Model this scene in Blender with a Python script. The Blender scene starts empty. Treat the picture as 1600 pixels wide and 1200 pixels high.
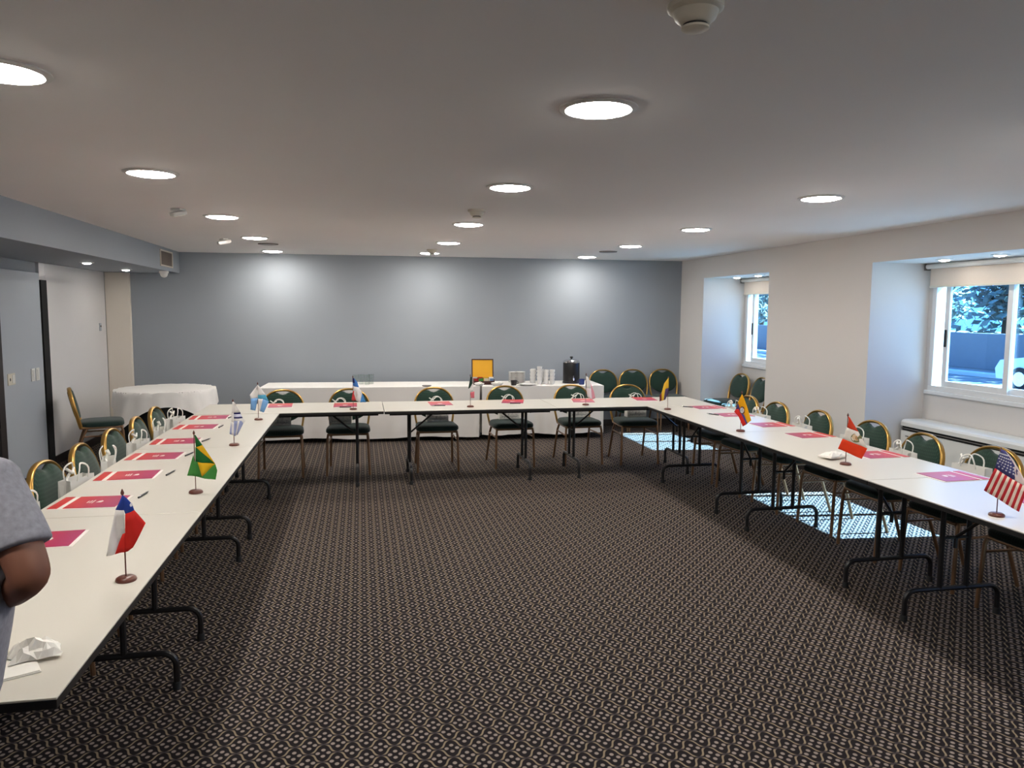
import bpy, bmesh, math, random
from mathutils import Vector, Matrix

random.seed(7)
PI = math.pi
scene = bpy.context.scene
col = scene.collection

# ------------------------------------------------------------------ camera
F_PX, CAM_H = 1175.0, 1.70
PITCH, YAW, ROLL = math.radians(5.5588), math.radians(11.3615), math.radians(0.3675)
fwd = Vector((math.sin(YAW) * math.cos(PITCH), math.cos(YAW) * math.cos(PITCH), -math.sin(PITCH)))
rt0 = Vector((math.cos(YAW), -math.sin(YAW), 0))
up0 = rt0.cross(fwd)
rt = rt0 * math.cos(ROLL) + up0 * math.sin(ROLL)
up = -rt0 * math.sin(ROLL) + up0 * math.cos(ROLL)
cam_data = bpy.data.cameras.new('camera')
cam_data.sensor_fit = 'HORIZONTAL'
cam_data.sensor_width = 36.0
cam_data.lens = F_PX / 1600 * 36.0
cam_data.clip_start = 0.05
cam_data.clip_end = 300
cam = bpy.data.objects.new('camera', cam_data)
col.objects.link(cam)
m3 = Matrix((rt, up, -fwd)).transposed()
cam.matrix_world = Matrix.Translation((0, 0, CAM_H)) @ m3.to_4x4()
scene.camera = cam

# ------------------------------------------------------------------ world, sun, exposure
LED = 80.0            # radiance of the round ceiling lights
world = bpy.data.worlds.new('sky')
scene.world = world
world.use_nodes = True
bg = world.node_tree.nodes['Background']
bg.inputs['Color'].default_value = (0.12, 0.40, 1.0, 1)
bg.inputs['Strength'].default_value = 2.5
sun_data = bpy.data.lights.new('sun', 'SUN')
sun_data.energy = 50.0
sun_data.color = (0.46, 0.78, 1.0)
sun_data.angle = math.radians(0.6)
sun = bpy.data.objects.new('sun', sun_data)
col.objects.link(sun)
sun.rotation_euler = Vector((-0.96, 0.10, -1.0)).to_track_quat('-Z', 'Y').to_euler()
sun.location = (20, 0, 20)
scene.view_settings.view_transform = 'Standard'
scene.view_settings.look = 'None'
scene.view_settings.gamma = 1.0
scene.view_settings.use_curve_mapping = False
scene.view_settings.exposure = 0.58
scene.cycles.diffuse_bounces = 8


# ------------------------------------------------------------------ materials
def lin(r, g, b):
    f = lambda c: (c / 255 / 12.92) if c / 255 <= 0.04045 else ((c / 255 + 0.055) / 1.055) ** 2.4
    return (f(r), f(g), f(b), 1.0)


class N:
    """tiny wrapper so shader maths can be written as python maths"""
    def __init__(s, nt, sock):
        s.nt, s.s = nt, sock

    def _m(s, op, o=None, p=None):
        n = s.nt.nodes.new('ShaderNodeMath')
        n.operation = op
        for i, v in enumerate((s, o, p)):
            if v is None:
                continue
            if isinstance(v, N):
                s.nt.links.new(v.s, n.inputs[i])
            else:
                n.inputs[i].default_value = v
        return N(s.nt, n.outputs[0])

    def __add__(s, o): return s._m('ADD', o)
    def __sub__(s, o): return s._m('SUBTRACT', o)
    def __mul__(s, o): return s._m('MULTIPLY', o)
    def __truediv__(s, o): return s._m('DIVIDE', o)
    def sin(s): return s._m('SINE')
    def abs(s): return s._m('ABSOLUTE')
    def fract(s): return s._m('FRACT')
    def sqrt(s): return s._m('SQRT')
    def min(s, o): return s._m('MINIMUM', o)
    def max(s, o): return s._m('MAXIMUM', o)
    def gt(s, o): return s._m('GREATER_THAN', o)
    def lt(s, o): return s._m('LESS_THAN', o)

    def step(s, lo, hi):
        n = s.nt.nodes.new('ShaderNodeMapRange')
        n.interpolation_type = 'SMOOTHSTEP'
        s.nt.links.new(s.s, n.inputs['Value'])
        n.inputs['From Min'].default_value = lo
        n.inputs['From Max'].default_value = hi
        return N(s.nt, n.outputs['Result'])


def mixc(nt, fac, a, b):
    n = nt.nodes.new('ShaderNodeMix')
    n.data_type = 'RGBA'
    nt.links.new(fac.s, n.inputs[0])
    for sock, v in ((n.inputs[6], a), (n.inputs[7], b)):
        if isinstance(v, N):
            nt.links.new(v.s, sock)
        else:
            sock.default_value = v
    return N(nt, n.outputs[2])


def tex_coord(nt, kind='Object'):
    tc = nt.nodes.new('ShaderNodeTexCoord')
    sx = nt.nodes.new('ShaderNodeSeparateXYZ')
    nt.links.new(tc.outputs[kind], sx.inputs[0])
    return tc, N(nt, sx.outputs[0]), N(nt, sx.outputs[1]), N(nt, sx.outputs[2])


def noise(nt, tc, scale, detail=3, kind='Object', rough=0.5):
    n = nt.nodes.new('ShaderNodeTexNoise')
    n.inputs['Scale'].default_value = scale
    n.inputs['Detail'].default_value = detail
    n.inputs['Roughness'].default_value = rough
    nt.links.new(tc.outputs[kind], n.inputs['Vector'])
    return N(nt, n.outputs['Fac'])


def base_mat(name, c, rough=0.6, metal=0.0, spec=0.5):
    m = bpy.data.materials.new(name)
    m.use_nodes = True
    b = m.node_tree.nodes['Principled BSDF']
    b.inputs['Base Color'].default_value = c
    b.inputs['Roughness'].default_value = rough
    b.inputs['Metallic'].default_value = metal
    b.inputs['Specular IOR Level'].default_value = spec
    return m, m.node_tree, b


def mat(name, c, rough=0.6, metal=0.0, spec=0.5, var=0.06, scale=6.0, bump=0.0, bscale=200.0):
    """procedural paint: slight noise variation in colour, optional fine relief"""
    m, nt, b = base_mat(name, c, rough, metal, spec)
    tc = nt.nodes.new('ShaderNodeTexCoord')
    if var > 0:
        f = noise(nt, tc, scale)
        lo = tuple(x * (1 - var) for x in c[:3]) + (1,)
        hi = tuple(min(1, x * (1 + var)) for x in c[:3]) + (1,)
        o = mixc(nt, f, lo, hi)
        nt.links.new(o.s, b.inputs['Base Color'])
    if bump > 0:
        f2 = noise(nt, tc, bscale, 2)
        bn = nt.nodes.new('ShaderNodeBump')
        bn.inputs['Strength'].default_value = bump
        bn.inputs['Distance'].default_value = 0.002
        nt.links.new(f2.s, bn.inputs['Height'])
        nt.links.new(bn.outputs[0], b.inputs['Normal'])
    return m


def emit(name, c, strength):
    m = bpy.data.materials.new(name)
    m.use_nodes = True
    nt = m.node_tree
    nt.nodes.clear()
    e = nt.nodes.new('ShaderNodeEmission')
    e.inputs['Color'].default_value = c
    e.inputs['Strength'].default_value = strength
    o = nt.nodes.new('ShaderNodeOutputMaterial')
    nt.links.new(e.outputs[0], o.inputs[0])
    return m


def carpet_mat():
    m, nt, b = base_mat('carpet', (0.05, 0.04, 0.04, 1), 0.95, 0, 0.15)
    tc, x, y, z = tex_coord(nt)
    a_, b_, c_ = 0.109, 0.118, 0.075
    p = x / a_ + y / b_
    q = x / a_ - y / b_
    l1 = ((p - (q * (2 * PI)).sin() * c_ + 0.5).fract() - 0.5).abs()
    l2 = ((q - (p * (2 * PI)).sin() * c_ + 0.5).fract() - 0.5).abs()
    lines = l1.min(l2).step(0.068, 0.032)
    node = l1.max(l2).step(0.06, 0.24)
    dp, dq = p.fract() - 0.5, q.fract() - 0.5
    X, Y = (dp + dq) * 0.5, (dp - dq) * 0.5
    ax, ay = X.abs() - 0.185, Y.abs() - 0.175
    d1 = (ax * ax + Y * Y).sqrt()
    d2 = (X * X + ay * ay).sqrt()
    dots = d1.min(d2).step(0.095, 0.055)
    wear = noise(nt, tc, 1.3, 4)
    fuzz = noise(nt, tc, 260, 2)
    ground = mixc(nt, fuzz, lin(15, 12, 15), lin(32, 26, 29))
    c1 = mixc(nt, node, lin(58, 52, 54), lin(132, 117, 97))
    c2 = mixc(nt, wear, lin(128, 116, 110), lin(147, 135, 127))
    o = mixc(nt, lines, ground, c1)
    o = mixc(nt, dots, o, c2)
    nt.links.new(o.s, b.inputs['Base Color'])
    bn = nt.nodes.new('ShaderNodeBump')
    bn.inputs['Strength'].default_value = 0.35
    bn.inputs['Distance'].default_value = 0.003
    nt.links.new(fuzz.s, bn.inputs['Height'])
    nt.links.new(bn.outputs[0], b.inputs['Normal'])
    return m


def fabric_mat(name, c, c2, scale=60):
    """woven upholstery with a small diamond weave"""
    m, nt, b = base_mat(name, c, 0.85, 0, 0.25)
    tc, x, y, z = tex_coord(nt)
    s1 = ((x + z + y) * (scale * PI)).sin() * ((x - z - y) * (scale * PI)).sin()
    f = s1.step(0.1, 0.6)
    o = mixc(nt, f, c, c2)
    nt.links.new(o.s, b.inputs['Base Color'])
    b.inputs['Sheen Weight'].default_value = 0.2
    return m


def folder_mat():
    m, nt, b = base_mat('folder_print', (0.6, 0.05, 0.08, 1), 0.35, 0, 0.5)
    tc, x, y, z = tex_coord(nt)
    f = (x / 0.30 + 0.5).step(0.1, 1.0)
    o = mixc(nt, f, lin(205, 44, 40), lin(168, 42, 92))
    nt.links.new(o.s, b.inputs['Base Color'])
    return m


def bag_mat():
    m, nt, b = base_mat('gift_bag_paper', lin(228, 226, 220), 0.6, 0, 0.3)
    tc, x, y, z = tex_coord(nt)
    n1 = nt.nodes.new('ShaderNodeTexNoise')
    n1.inputs['Scale'].default_value = 38
    n1.inputs['Detail'].default_value = 3
    nt.links.new(tc.outputs['Object'], n1.inputs['Vector'])
    sc = (N(nt, n1.outputs['Fac']) - 0.5).abs().step(0.035, 0.012)
    band = z.gt(0.015) * z.lt(0.15) * x.abs().lt(0.105)
    row = (z - 0.035).abs().lt(0.008) * x.abs().lt(0.085) * ((x * 420).sin().gt(-0.3))
    f = (sc * band * 0.55).max(row * 0.7)
    o = mixc(nt, f, lin(228, 226, 220), lin(90, 92, 98))
    nt.links.new(o.s, b.inputs['Base Color'])
    return m


def glass_mat(name, tint, gloss=0.08):
    m = bpy.data.materials.new(name)
    m.use_nodes = True
    nt = m.node_tree
    nt.nodes.clear()
    t = nt.nodes.new('ShaderNodeBsdfTransparent')
    t.inputs[0].default_value = tint
    g = nt.nodes.new('ShaderNodeBsdfGlossy')
    g.inputs['Roughness'].default_value = 0.02
    lw = nt.nodes.new('ShaderNodeLayerWeight')
    lw.inputs[0].default_value = 0.5
    fr = (N(nt, lw.outputs['Facing'])._m('POWER', 5.0)) * 0.85 + 0.04
    mx = nt.nodes.new('ShaderNodeMixShader')
    o = nt.nodes.new('ShaderNodeOutputMaterial')
    nt.links.new(fr.s, mx.inputs[0])
    nt.links.new(t.outputs[0], mx.inputs[1])
    nt.links.new(g.outputs[0], mx.inputs[2])
    nt.links.new(mx.outputs[0], o.inputs[0])
    return m


M = dict(
    ceiling=mat('ceiling_paint', lin(244, 239, 236), 0.9, var=0.02, scale=1.5),
    wall_blue=mat('wall_blue_grey_paint', lin(149, 155, 162), 0.75, var=0.025, scale=2),
    wall_white=mat('wall_warm_white_paint', lin(212, 207, 203), 0.75, var=0.02, scale=2),
    panel_white=mat('white_laminate_panel', lin(222, 219, 218), 0.35, var=0.02, scale=2),
    panel_grey=mat('grey_blue_laminate', lin(172, 178, 186), 0.4, var=0.02, scale=2),
    beige=mat('beige_paint', lin(226, 217, 205), 0.8, var=0.02),
    dark_trim=mat('dark_brown_trim', lin(38, 32, 32), 0.5),
    black=mat('black_metal', lin(22, 21, 23), 0.38, 0.0, 0.5),
    matt_black=mat('matt_black', lin(12, 12, 13), 0.8),
    white_plastic=mat('white_plastic', lin(222, 220, 215), 0.4, var=0.02),
    cream_plastic=mat('cream_plastic', lin(214, 206, 190), 0.45, var=0.02),
    grey_plastic=mat('grey_plastic', lin(120, 115, 110), 0.5),
    brown_grille=mat('brown_grille', lin(110, 98, 88), 0.6),
    chrome=mat('chrome', lin(220, 220, 222), 0.15, 1.0, var=0),
    carpet=carpet_mat(),
    laminate=mat('white_table_laminate', lin(211, 205, 194), 0.28, 0, 0.45, var=0.015, scale=3),
    edge=mat('black_edge_band', lin(24, 23, 24), 0.45),
    gold=mat('gold_frame', lin(186, 146, 78), 0.3, 0.75, var=0.12, scale=30),
    bronze=mat('bronze_leg', lin(136, 104, 78), 0.35, 0.6, var=0.1, scale=20),
    green=fabric_mat('green_upholstery', lin(28, 52, 42), lin(42, 66, 54)),
    green_seat=fabric_mat('dark_green_seat', lin(24, 42, 38), lin(36, 56, 50)),
    cloth=mat('white_tablecloth', lin(226, 222, 218), 0.8, var=0.03, scale=4, bump=0.05),
    bag=bag_mat(),
    bag_handle=mat('white_ribbon', lin(236, 234, 226), 0.6, var=0.02),
    red=mat('red_print', lin(196, 40, 42), 0.5),
    folder=folder_mat(),
    paper=mat('white_paper', lin(238, 234, 226), 0.6, var=0.02),
    wood=mat('reddish_wood', lin(92, 46, 34), 0.3, 0, 0.5, var=0.25, scale=40),
    glassp=glass_mat('window_glass', (0.84, 0.93, 1.0, 1)),
    tumbler=glass_mat('drinking_glass', (0.95, 0.97, 0.96, 1)),
    alu=mat('white_window_frame', lin(222, 222, 222), 0.4, var=0.01),
    shade=mat('roller_shade_fabric', lin(222, 208, 194), 0.8, var=0.03, scale=80),
    porcelain=mat('white_porcelain', lin(232, 230, 228), 0.2, var=0.01),
    yellow=mat('yellow_lining', lin(240, 176, 40), 0.7),
    darkwood=mat('dark_wood', lin(64, 34, 28), 0.4, var=0.2, scale=20),
    bluecup=mat('blue_enamel', lin(28, 48, 110), 0.3),
    skin=mat('brown_skin', lin(122, 78, 60), 0.55, var=0.08, scale=12),
    hair=mat('dark_hair', lin(28, 22, 20), 0.7),
    trousers=mat('dark_trousers', lin(48, 50, 62), 0.85),
    shirt=mat('grey_heather_shirt', lin(142, 142, 152), 0.9, var=0.35, scale=90, bump=0.1),
    led=emit('led_diffuser', (1.0, 0.955, 0.88, 1), LED),
    led_small=emit('led_diffuser_small', (1.0, 0.955, 0.88, 1), LED * 0.8),
    asphalt=mat('pale_concrete_road', lin(118, 116, 114), 0.9, var=0.12, scale=1.5),
    kerb=mat('kerb_stone', lin(190, 190, 188), 0.9),
    street_wall=mat('blue_grey_render', lin(116, 116, 118), 0.9, var=0.1),
    leaf=mat('tree_leaf', lin(112, 130, 122), 0.7, var=0.5, scale=3),
    bark=mat('bark', lin(88, 72, 60), 0.9),
    carpaint=mat('white_car_paint', lin(210, 214, 220), 0.25),
    carglass=mat('dark_car_glass', lin(30, 36, 46), 0.1),
    rubber=mat('tyre_rubber', lin(24, 24, 26), 0.85),
)
_cm = {}


def cmat(rgb):
    if rgb not in _cm:
        _cm[rgb] = mat('flag_cloth_%d_%d_%d' % rgb, lin(*rgb), 0.7, 0, 0.2, var=0.05, scale=30)
    return _cm[rgb]


# ------------------------------------------------------------------ mesh helpers
class MB:
    def __init__(s):
        s.v, s.f, s.mi = [], [], []

    def add(s, vs, fs, mi=0):
        o = len(s.v)
        s.v += [tuple(v) for v in vs]
        s.f += [tuple(i + o for i in f) for f in fs]
        s.mi += [mi] * len(fs)
        return s

    def box(s, x0, x1, y0, y1, z0, z1, mi=0):
        vs = [(x, y, z) for z in (z0, z1) for y in (y0, y1) for x in (x0, x1)]
        return s.add(vs, [(0, 2, 3, 1), (4, 5, 7, 6), (0, 1, 5, 4), (2, 6, 7, 3), (0, 4, 6, 2), (1, 3, 7, 5)], mi)

    def bbox(s, x0, x1, y0, y1, z0, z1, bev=0.004, seg=2, mi=0):
        bm = bmesh.new()
        bmesh.ops.create_cube(bm, size=1)
        for v in bm.verts:
            v.co = Vector((x0 + (v.co.x + .5) * (x1 - x0), y0 + (v.co.y + .5) * (y1 - y0), z0 + (v.co.z + .5) * (z1 - z0)))
        bmesh.ops.bevel(bm, geom=list(bm.edges), offset=bev, segments=seg, affect='EDGES', profile=0.5)
        bm.verts.index_update()
        s.add([v.co for v in bm.verts], [[v.index for v in f.verts] for f in bm.faces], mi)
        bm.free()
        return s

    def tube(s, pts, r, n=8, closed=False, mi=0, flat=1.0, caps=True):
        pts = [Vector(p) for p in pts]
        L = len(pts)
        rs = r if isinstance(r, (list, tuple)) else [r] * L
        rings = []
        prevn = None
        for i, p in enumerate(pts):
            a = pts[(i - 1) % L] if (closed or i > 0) else p
            b = pts[(i + 1) % L] if (closed or i < L - 1) else p
            t = (b - a).normalized()
            if prevn is None:
                h = Vector((0, 0, 1)) if abs(t.z) < 0.9 else Vector((0, 1, 0))
                nn = (h - t * h.dot(t)).normalized()
            else:
                nn = (prevn - t * prevn.dot(t)).normalized()
            prevn = nn
            bb = t.cross(nn)
            rings.append([p + (nn * math.cos(2 * PI * k / n) * flat + bb * math.sin(2 * PI * k / n)) * rs[i] for k in range(n)])
        vs = [v for rg in rings for v in rg]
        fs = []
        R = L if closed else L - 1
        for i in range(R):
            j = (i + 1) % L
            for k in range(n):
                k2 = (k + 1) % n
                fs.append((i * n + k, i * n + k2, j * n + k2, j * n + k))
        if not closed and caps:
            fs.append(tuple(reversed(range(n))))
            fs.append(tuple((L - 1) * n + k for k in range(n)))
        return s.add(vs, fs, mi)

    def lathe(s, prof, n=24, c=(0, 0, 0), mi=0, cap_b=True, cap_t=True):
        vs, fs = [], []
        for r, z in prof:
            for k in range(n):
                a = 2 * PI * k / n
                vs.append((c[0] + r * math.cos(a), c[1] + r * math.sin(a), c[2] + z))
        for i in range(len(prof) - 1):
            for k in range(n):
                k2 = (k + 1) % n
                fs.append((i * n + k, i * n + k2, (i + 1) * n + k2, (i + 1) * n + k))
        if cap_b:
            fs.append(tuple(reversed(range(n))))
        if cap_t:
            fs.append(tuple((len(prof) - 1) * n + k for k in range(n)))
        return s.add(vs, fs, mi)

    def rings(s, rgs, cap0=True, cap1=True, mi=0):
        n = len(rgs[0])
        vs = [v for r in rgs for v in r]
        fs = []
        for i in range(len(rgs) - 1):
            for k in range(n):
                k2 = (k + 1) % n
                fs.append((i * n + k, i * n + k2, (i + 1) * n + k2, (i + 1) * n + k))
        if cap0:
            fs.append(tuple(reversed(range(n))))
        if cap1:
            fs.append(tuple((len(rgs) - 1) * n + k for k in range(n)))
        return s.add(vs, fs, mi)

    def build(s, name, mats, parent=None, smooth=False, loc=None, rot=None, recalc=True):
        me = bpy.data.meshes.new(name)
        me.from_pydata(s.v, [], s.f)
        if not isinstance(mats, (list, tuple)):
            mats = [mats]
        for m in mats:
            me.materials.append(m)
        for p, mi in zip(me.polygons, s.mi):
            p.material_index = mi
            p.use_smooth = smooth
        if recalc:
            bm = bmesh.new()
            bm.from_mesh(me)
            bmesh.ops.recalc_face_normals(bm, faces=bm.faces)
            bm.to_mesh(me)
            bm.free()
        if smooth:
            try:
                me.set_sharp_from_angle(angle=math.radians(40))
            except Exception:
                pass
        o = bpy.data.objects.new(name, me)
        col.objects.link(o)
        if parent:
            o.parent = parent
        if loc is not None:
            o.location = loc
        if rot is not None:
            o.rotation_euler = rot
        return o


def tag(o, label=None, cat=None, group=None, kind=None):
    if label: o['label'] = label
    if cat: o['category'] = cat
    if group: o['group'] = group
    if kind: o['kind'] = kind
    return o


def thing(name, label, cat, loc=(0, 0, 0), rz=0.0, group=None, rot=None):
    o = bpy.data.objects.new(name, None)
    o.empty_display_size = 0.1
    col.objects.link(o)
    o.location = loc
    o.rotation_euler = rot if rot is not None else (0, 0, rz)
    return tag(o, label, cat, group)


def children(o):
    return [c for c in bpy.data.objects if c.parent == o]


def copy_tree(o, parent=None, kids=None):
    c = o.copy()
    col.objects.link(c)
    if parent:
        c.parent = parent
    for ch in children(o):
        copy_tree(ch, c)
    return c


def place(proto, used, loc, rz, label):
    o = proto if not used[0] else copy_tree(proto)
    used[0] = True
    o.location = loc
    o.rotation_euler = (0, 0, rz)
    o['label'] = label
    return o


def struct(name, mb, m, label=None):
    return tag(mb.build(name, m), label=label, kind='structure')


# ------------------------------------------------------------------ the room
HC, SOF = 2.45, 2.17              # ceiling and soffit heights
XR, XN, XO = 4.70, 5.33, 5.52     # right wall, window wall inner and outer face
YF = -3.0
def yb(x): return 10.76 - 0.028 * (x + 1.0)    # the back wall runs very slightly askew

struct('floor', MB().box(-3.6, XO, YF - .2, 11.1, -0.12, 0), M['carpet'], 'dark brown carpet with a beige trellis and dot pattern')
struct('ceiling', MB().box(-3.6, XO, YF - .2, 11.1, HC, HC + 0.15), M['ceiling'], 'smooth off-white ceiling')
bw = MB()
bw.add([(-3.6, yb(-3.6), 0), (5.6, yb(5.6), 0), (5.6, yb(5.6) + .2, 0), (-3.6, yb(-3.6) + .2, 0),
        (-3.6, yb(-3.6), HC), (5.6, yb(5.6), HC), (5.6, yb(5.6) + .2, HC), (-3.6, yb(-3.6) + .2, HC)],
       [(0, 1, 5, 4), (1, 2, 6, 5), (2, 3, 7, 6), (3, 0, 4, 7), (4, 5, 6, 7), (3, 2, 1, 0)])
struct('wall_back', bw, M['wall_blue'], 'blue-grey painted wall at the far end')
struct('wall_front', MB().box(-3.6, XO, YF - .2, YF, 0, HC), M['wall_white'], 'wall behind the viewer')

# left wall: painted wall with header, folding panel, dark gap, white panel, corner pilaster
XL = -3.28
wl = MB().box(XL - .2, XL - .03, YF, 11.0, 0, HC)
struct('wall_left', wl, M['wall_blue'], 'blue-grey wall on the left under the bulkhead')
struct('door_1', MB().bbox(XL - .03, XL + .005, 7.78, 8.70, 0.02, 2.06, .004), M['panel_grey'], 'grey-blue flush panel door in the left wall')
struct('trim_2', MB().box(XL - .03, XL + .01, 7.66, 7.775, 0, 2.06), M['dark_trim'], 'dark jamb beside the grey-blue door')
struct('trim_3', MB().box(XL - .03, XL + .015, 8.715, 8.86, 0.0, 1.99), M['matt_black'], 'narrow black upright strip between the door and the white panel')
struct('trim_4', MB().box(XL - .03, XL + .0, 8.715, 8.87, 1.99, SOF), M['panel_white'], 'white head above the black strip')
struct('wall_panel', MB().bbox(XL - .03, XL, 8.87, 10.76, 0.0, SOF, .004), M['panel_white'], 'tall white flush wall panel left of the far corner')
struct('trim_5', MB().bbox(XL, -2.98, 10.765, 10.86, 0, SOF, .005), M['beige'], 'beige corner pilaster at the far left')
struct('trim_1', MB().box(XL - .2, -2.36, YF, 10.86, SOF, HC), M['wall_blue'], 'blue-grey bulkhead below the ceiling along the left side')
struct('baseboard_left', MB().bbox(XL, XL + .014, 8.87, 10.765, 0, .095, .003), M['dark_trim'], 'dark baseboard under the white panel')
b = MB()
b.add([(-2.98, yb(-2.98) - .014, 0), (XR, yb(XR) - .014, 0), (XR, yb(XR), 0), (-2.98, yb(-2.98), 0),
       (-2.98, yb(-2.98) - .014, .095), (XR, yb(XR) - .014, .095), (XR, yb(XR), .095), (-2.98, yb(-2.98), .095)],
      [(0, 1, 5, 4), (4, 5, 6, 7), (1, 2, 6, 5), (3, 0, 4, 7)])
struct('baseboard_back', b, M['dark_trim'], 'dark baseboard along the far wall')

# right wall with two window niches, plus an unseen third added for daylight
N1, N2, N3 = (8.13, 9.85), (4.50, 6.31), (.90, 2.70)
W1, W2, W3 = (8.34, 9.80), (4.66, 6.26), (1.05, 2.65)      # window openings
ZS, ZT = 0.97, 2.08
wr = MB()
wr.box(XR, XO, N1[1], 11.0, 0, HC)
wr.box(XR, XO, N2[1], N1[0], 0, HC)
wr.box(XR, XO, N3[1], N2[0], 0, HC)
wr.box(XR, XO, YF, N3[0], 0, HC)
for (n0, n1), (w0, w1) in ((N1, W1), (N2, W2), (N3, W3)):
    wr.box(XR, XO, n0, n1, SOF, HC)
    wr.box(XN, XO, n0, n1, 0, ZS)
    wr.box(XN, XO, n0, n1, ZT, SOF)
    wr.box(XN, XO, n0, w0, ZS, ZT)
    wr.box(XN, XO, w1, n1, ZS, ZT)
struct('wall_right', wr, M['wall_white'], 'warm white right wall with two window niches')
br = MB()
br.box(XR - .014, XR, N1[1], yb(XR) - .014, 0, .095)
br.box(XR - .014, XR, N2[1], N1[0], 0, .095)
br.box(XR - .014, XR, N3[1], N2[0], 0, .095)
br.box(XR - .014, XR, YF, N3[0], 0, .095)
struct('baseboard_right', br, M['dark_trim'], 'dark baseboard along the right wall')


def window(idx, w0, w1, label, mull):
    o = bpy.data.objects.new('window_%d' % idx, None)
    col.objects.link(o)
    o.location = (XN + .03, (w0 + w1) / 2, ZS)
    tag(o, label, kind='structure')
    ox, oy, oz = o.location
    def P(mb, nm, m):
        mb.v = [(x - ox, y - oy, z - oz) for x, y, z in mb.v]
        return mb.build(nm, m, o)
    x0, x1 = XN - .005, XN + .075
    t = .05
    P(MB().bbox(x0, x1, w0, w1, ZS, ZS + t, .004).bbox(x0, x1, w0, w1, ZT - t, ZT, .004)
      .bbox(x0, x1, w0, w0 + t, ZS + t, ZT - t, .004).bbox(x0, x1, w1 - t, w1, ZS + t, ZT - t, .004), 'frame', M['alu'])
    sw = .052
    for k, (a, b_, xs) in enumerate(((w0 + t, mull + .03, XN + .045), (mull - .03, w1 - t - .10, XN + .012))):
        z0, z1 = ZS + t, ZT - t
        s = P(MB().box(xs, xs + .024, a, a + sw, z0, z1).box(xs, xs + .024, b_ - sw, b_, z0, z1)
              .box(xs, xs + .024, a + sw, b_ - sw, z0, z0 + sw).box(xs, xs + .024, a + sw, b_ - sw, z1 - sw, z1), 'sash', M['alu'])
        g = MB().box(xs + .010, xs + .014, a + sw, b_ - sw, z0 + sw, z1 - sw)
        g.v = [(x - ox, y - oy, z - oz) for x, y, z in g.v]
        g.build('pane', M['glassp'], s)
        if k == 1:
            h = MB().bbox(xs - .014, xs, b_ - .036, b_ - .016, ZS + .42, ZS + .58, .003)
            h.v = [(x - ox, y - oy, z - oz) for x, y, z in h.v]
            h.build('handle', M['black'], s)
    P(MB().bbox(XN - .03, XN + .02, w0 - .02, w1 + .02, ZS - .035, ZS, .005), 'sill', M['alu'])
    return o


window(1, W1[0], W1[1], 'white sliding window in the far niche of the right wall', 9.05)
window(2, W2[0], W2[1], 'white sliding window in the near niche of the right wall', 5.40)
window(3, W3[0], W3[1], 'unseen white sliding window added for daylight in the niche beside the viewer', 1.85)  # out of view, added to let more daylight into the room


def shade(w0, w1, label):
    o = thing('roller_shade', label, 'roller shade', (XN - .06, (w0 + w1) / 2, 1.95), 0, 'roller shades over the windows')
    h = (w1 - w0) / 2
    MB().tube([(0, -h, .19), (0, h, .19)], .024, 12).build('roller_tube', M['white_plastic'], o, True)
    MB().box(.018, .021, -h + .02, h - .02, 0.0, .19).build('fabric', M['shade'], o)
    MB().bbox(.010, .028, -h + .02, h - .02, -.008, .012, .003).build('bottom_bar', M['cream_plastic'], o)
    for y in (-h - .012, h + .002):
        MB().bbox(-.03, .05, y, y + .010, .155, .219, .003).build('bracket', M['grey_plastic'], o)
    return o


shade(W1[0] - .02, W1[1] + .02, 'cream roller shade rolled up over the far window')
shade(W2[0] - .04, W2[1] + .02, 'cream roller shade rolled up over the near window')


# ------------------------------------------------------------------ ceiling fittings
def ceiling_light(x, y, label, r=.12, z=HC, m='led', group='recessed round ceiling lights'):
    o = thing('ceiling_light', label, 'ceiling light', (x, y, z), 0, group)
    MB().lathe([(r + .026, 0), (r + .026, -.004), (r + .004, -.010), (r, -.006), (r, 0)], 32, cap_b=False, cap_t=False).build('trim_ring', M['white_plastic'], o, True)
    MB().lathe([(r, -.004), (r * .95, -.010), (r * .8, -.015), (r * .5, -.0185), (r * .2, -.0195)], 20, cap_b=False).build('diffuser', M[m], o, True)
    return o


rows = {'left': ((-1.114, 2.747), (-1.132, 4.582), (-1.096, 6.564), (-1.082, 8.389), (-1.104, 10.24)),
        'middle': ((.874, 2.757), (.901, 4.58), (.93, 6.60), (.968, 8.44), (.894, 10.0)),
        'right': ((2.95, 2.75), (2.967, 4.527), (2.997, 6.48), (3.038, 8.288), (3.068, 10.084))}
ordn = ['nearest the camera', 'second from the camera', 'third from the camera', 'second from the far wall', 'closest to the far wall']
for rn, ps in rows.items():
    for k, (x, y) in enumerate(ps):
        ceiling_light(x, y, 'round recessed ceiling light in the %s row, %s' % (rn, ordn[k]))
for rn, x in (('left', -1.11), ('middle', .9), ('right', 2.95)):  # extra row overhead, out of view, added to help light the room
    ceiling_light(x, 0.85, 'unseen added round ceiling light of the %s row above the viewer' % rn)
for k, (x, y) in enumerate(((-2.77, 8.57), (-2.79, 9.97))):
    ceiling_light(x, y, 'small round downlight under the left bulkhead, %s' % ('nearer to the camera', 'nearer to the far wall')[k], .042, SOF, 'led_small', 'small soffit downlights')
for k, (x, y) in enumerate(((4.96, 9.40), (4.96, 8.84))):
    ceiling_light(x, y, 'small round downlight above the far window niche, %s' % ('left one', 'right one')[k], .042, SOF, 'led_small', 'small soffit downlights')
for k, (x, y) in enumerate(((4.98, 5.74), (4.98, 5.16))):
    ceiling_light(x, y, 'small round downlight above the near window niche, %s' % ('left one', 'right one')[k], .042, SOF, 'led_small', 'small soffit downlights')


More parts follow.
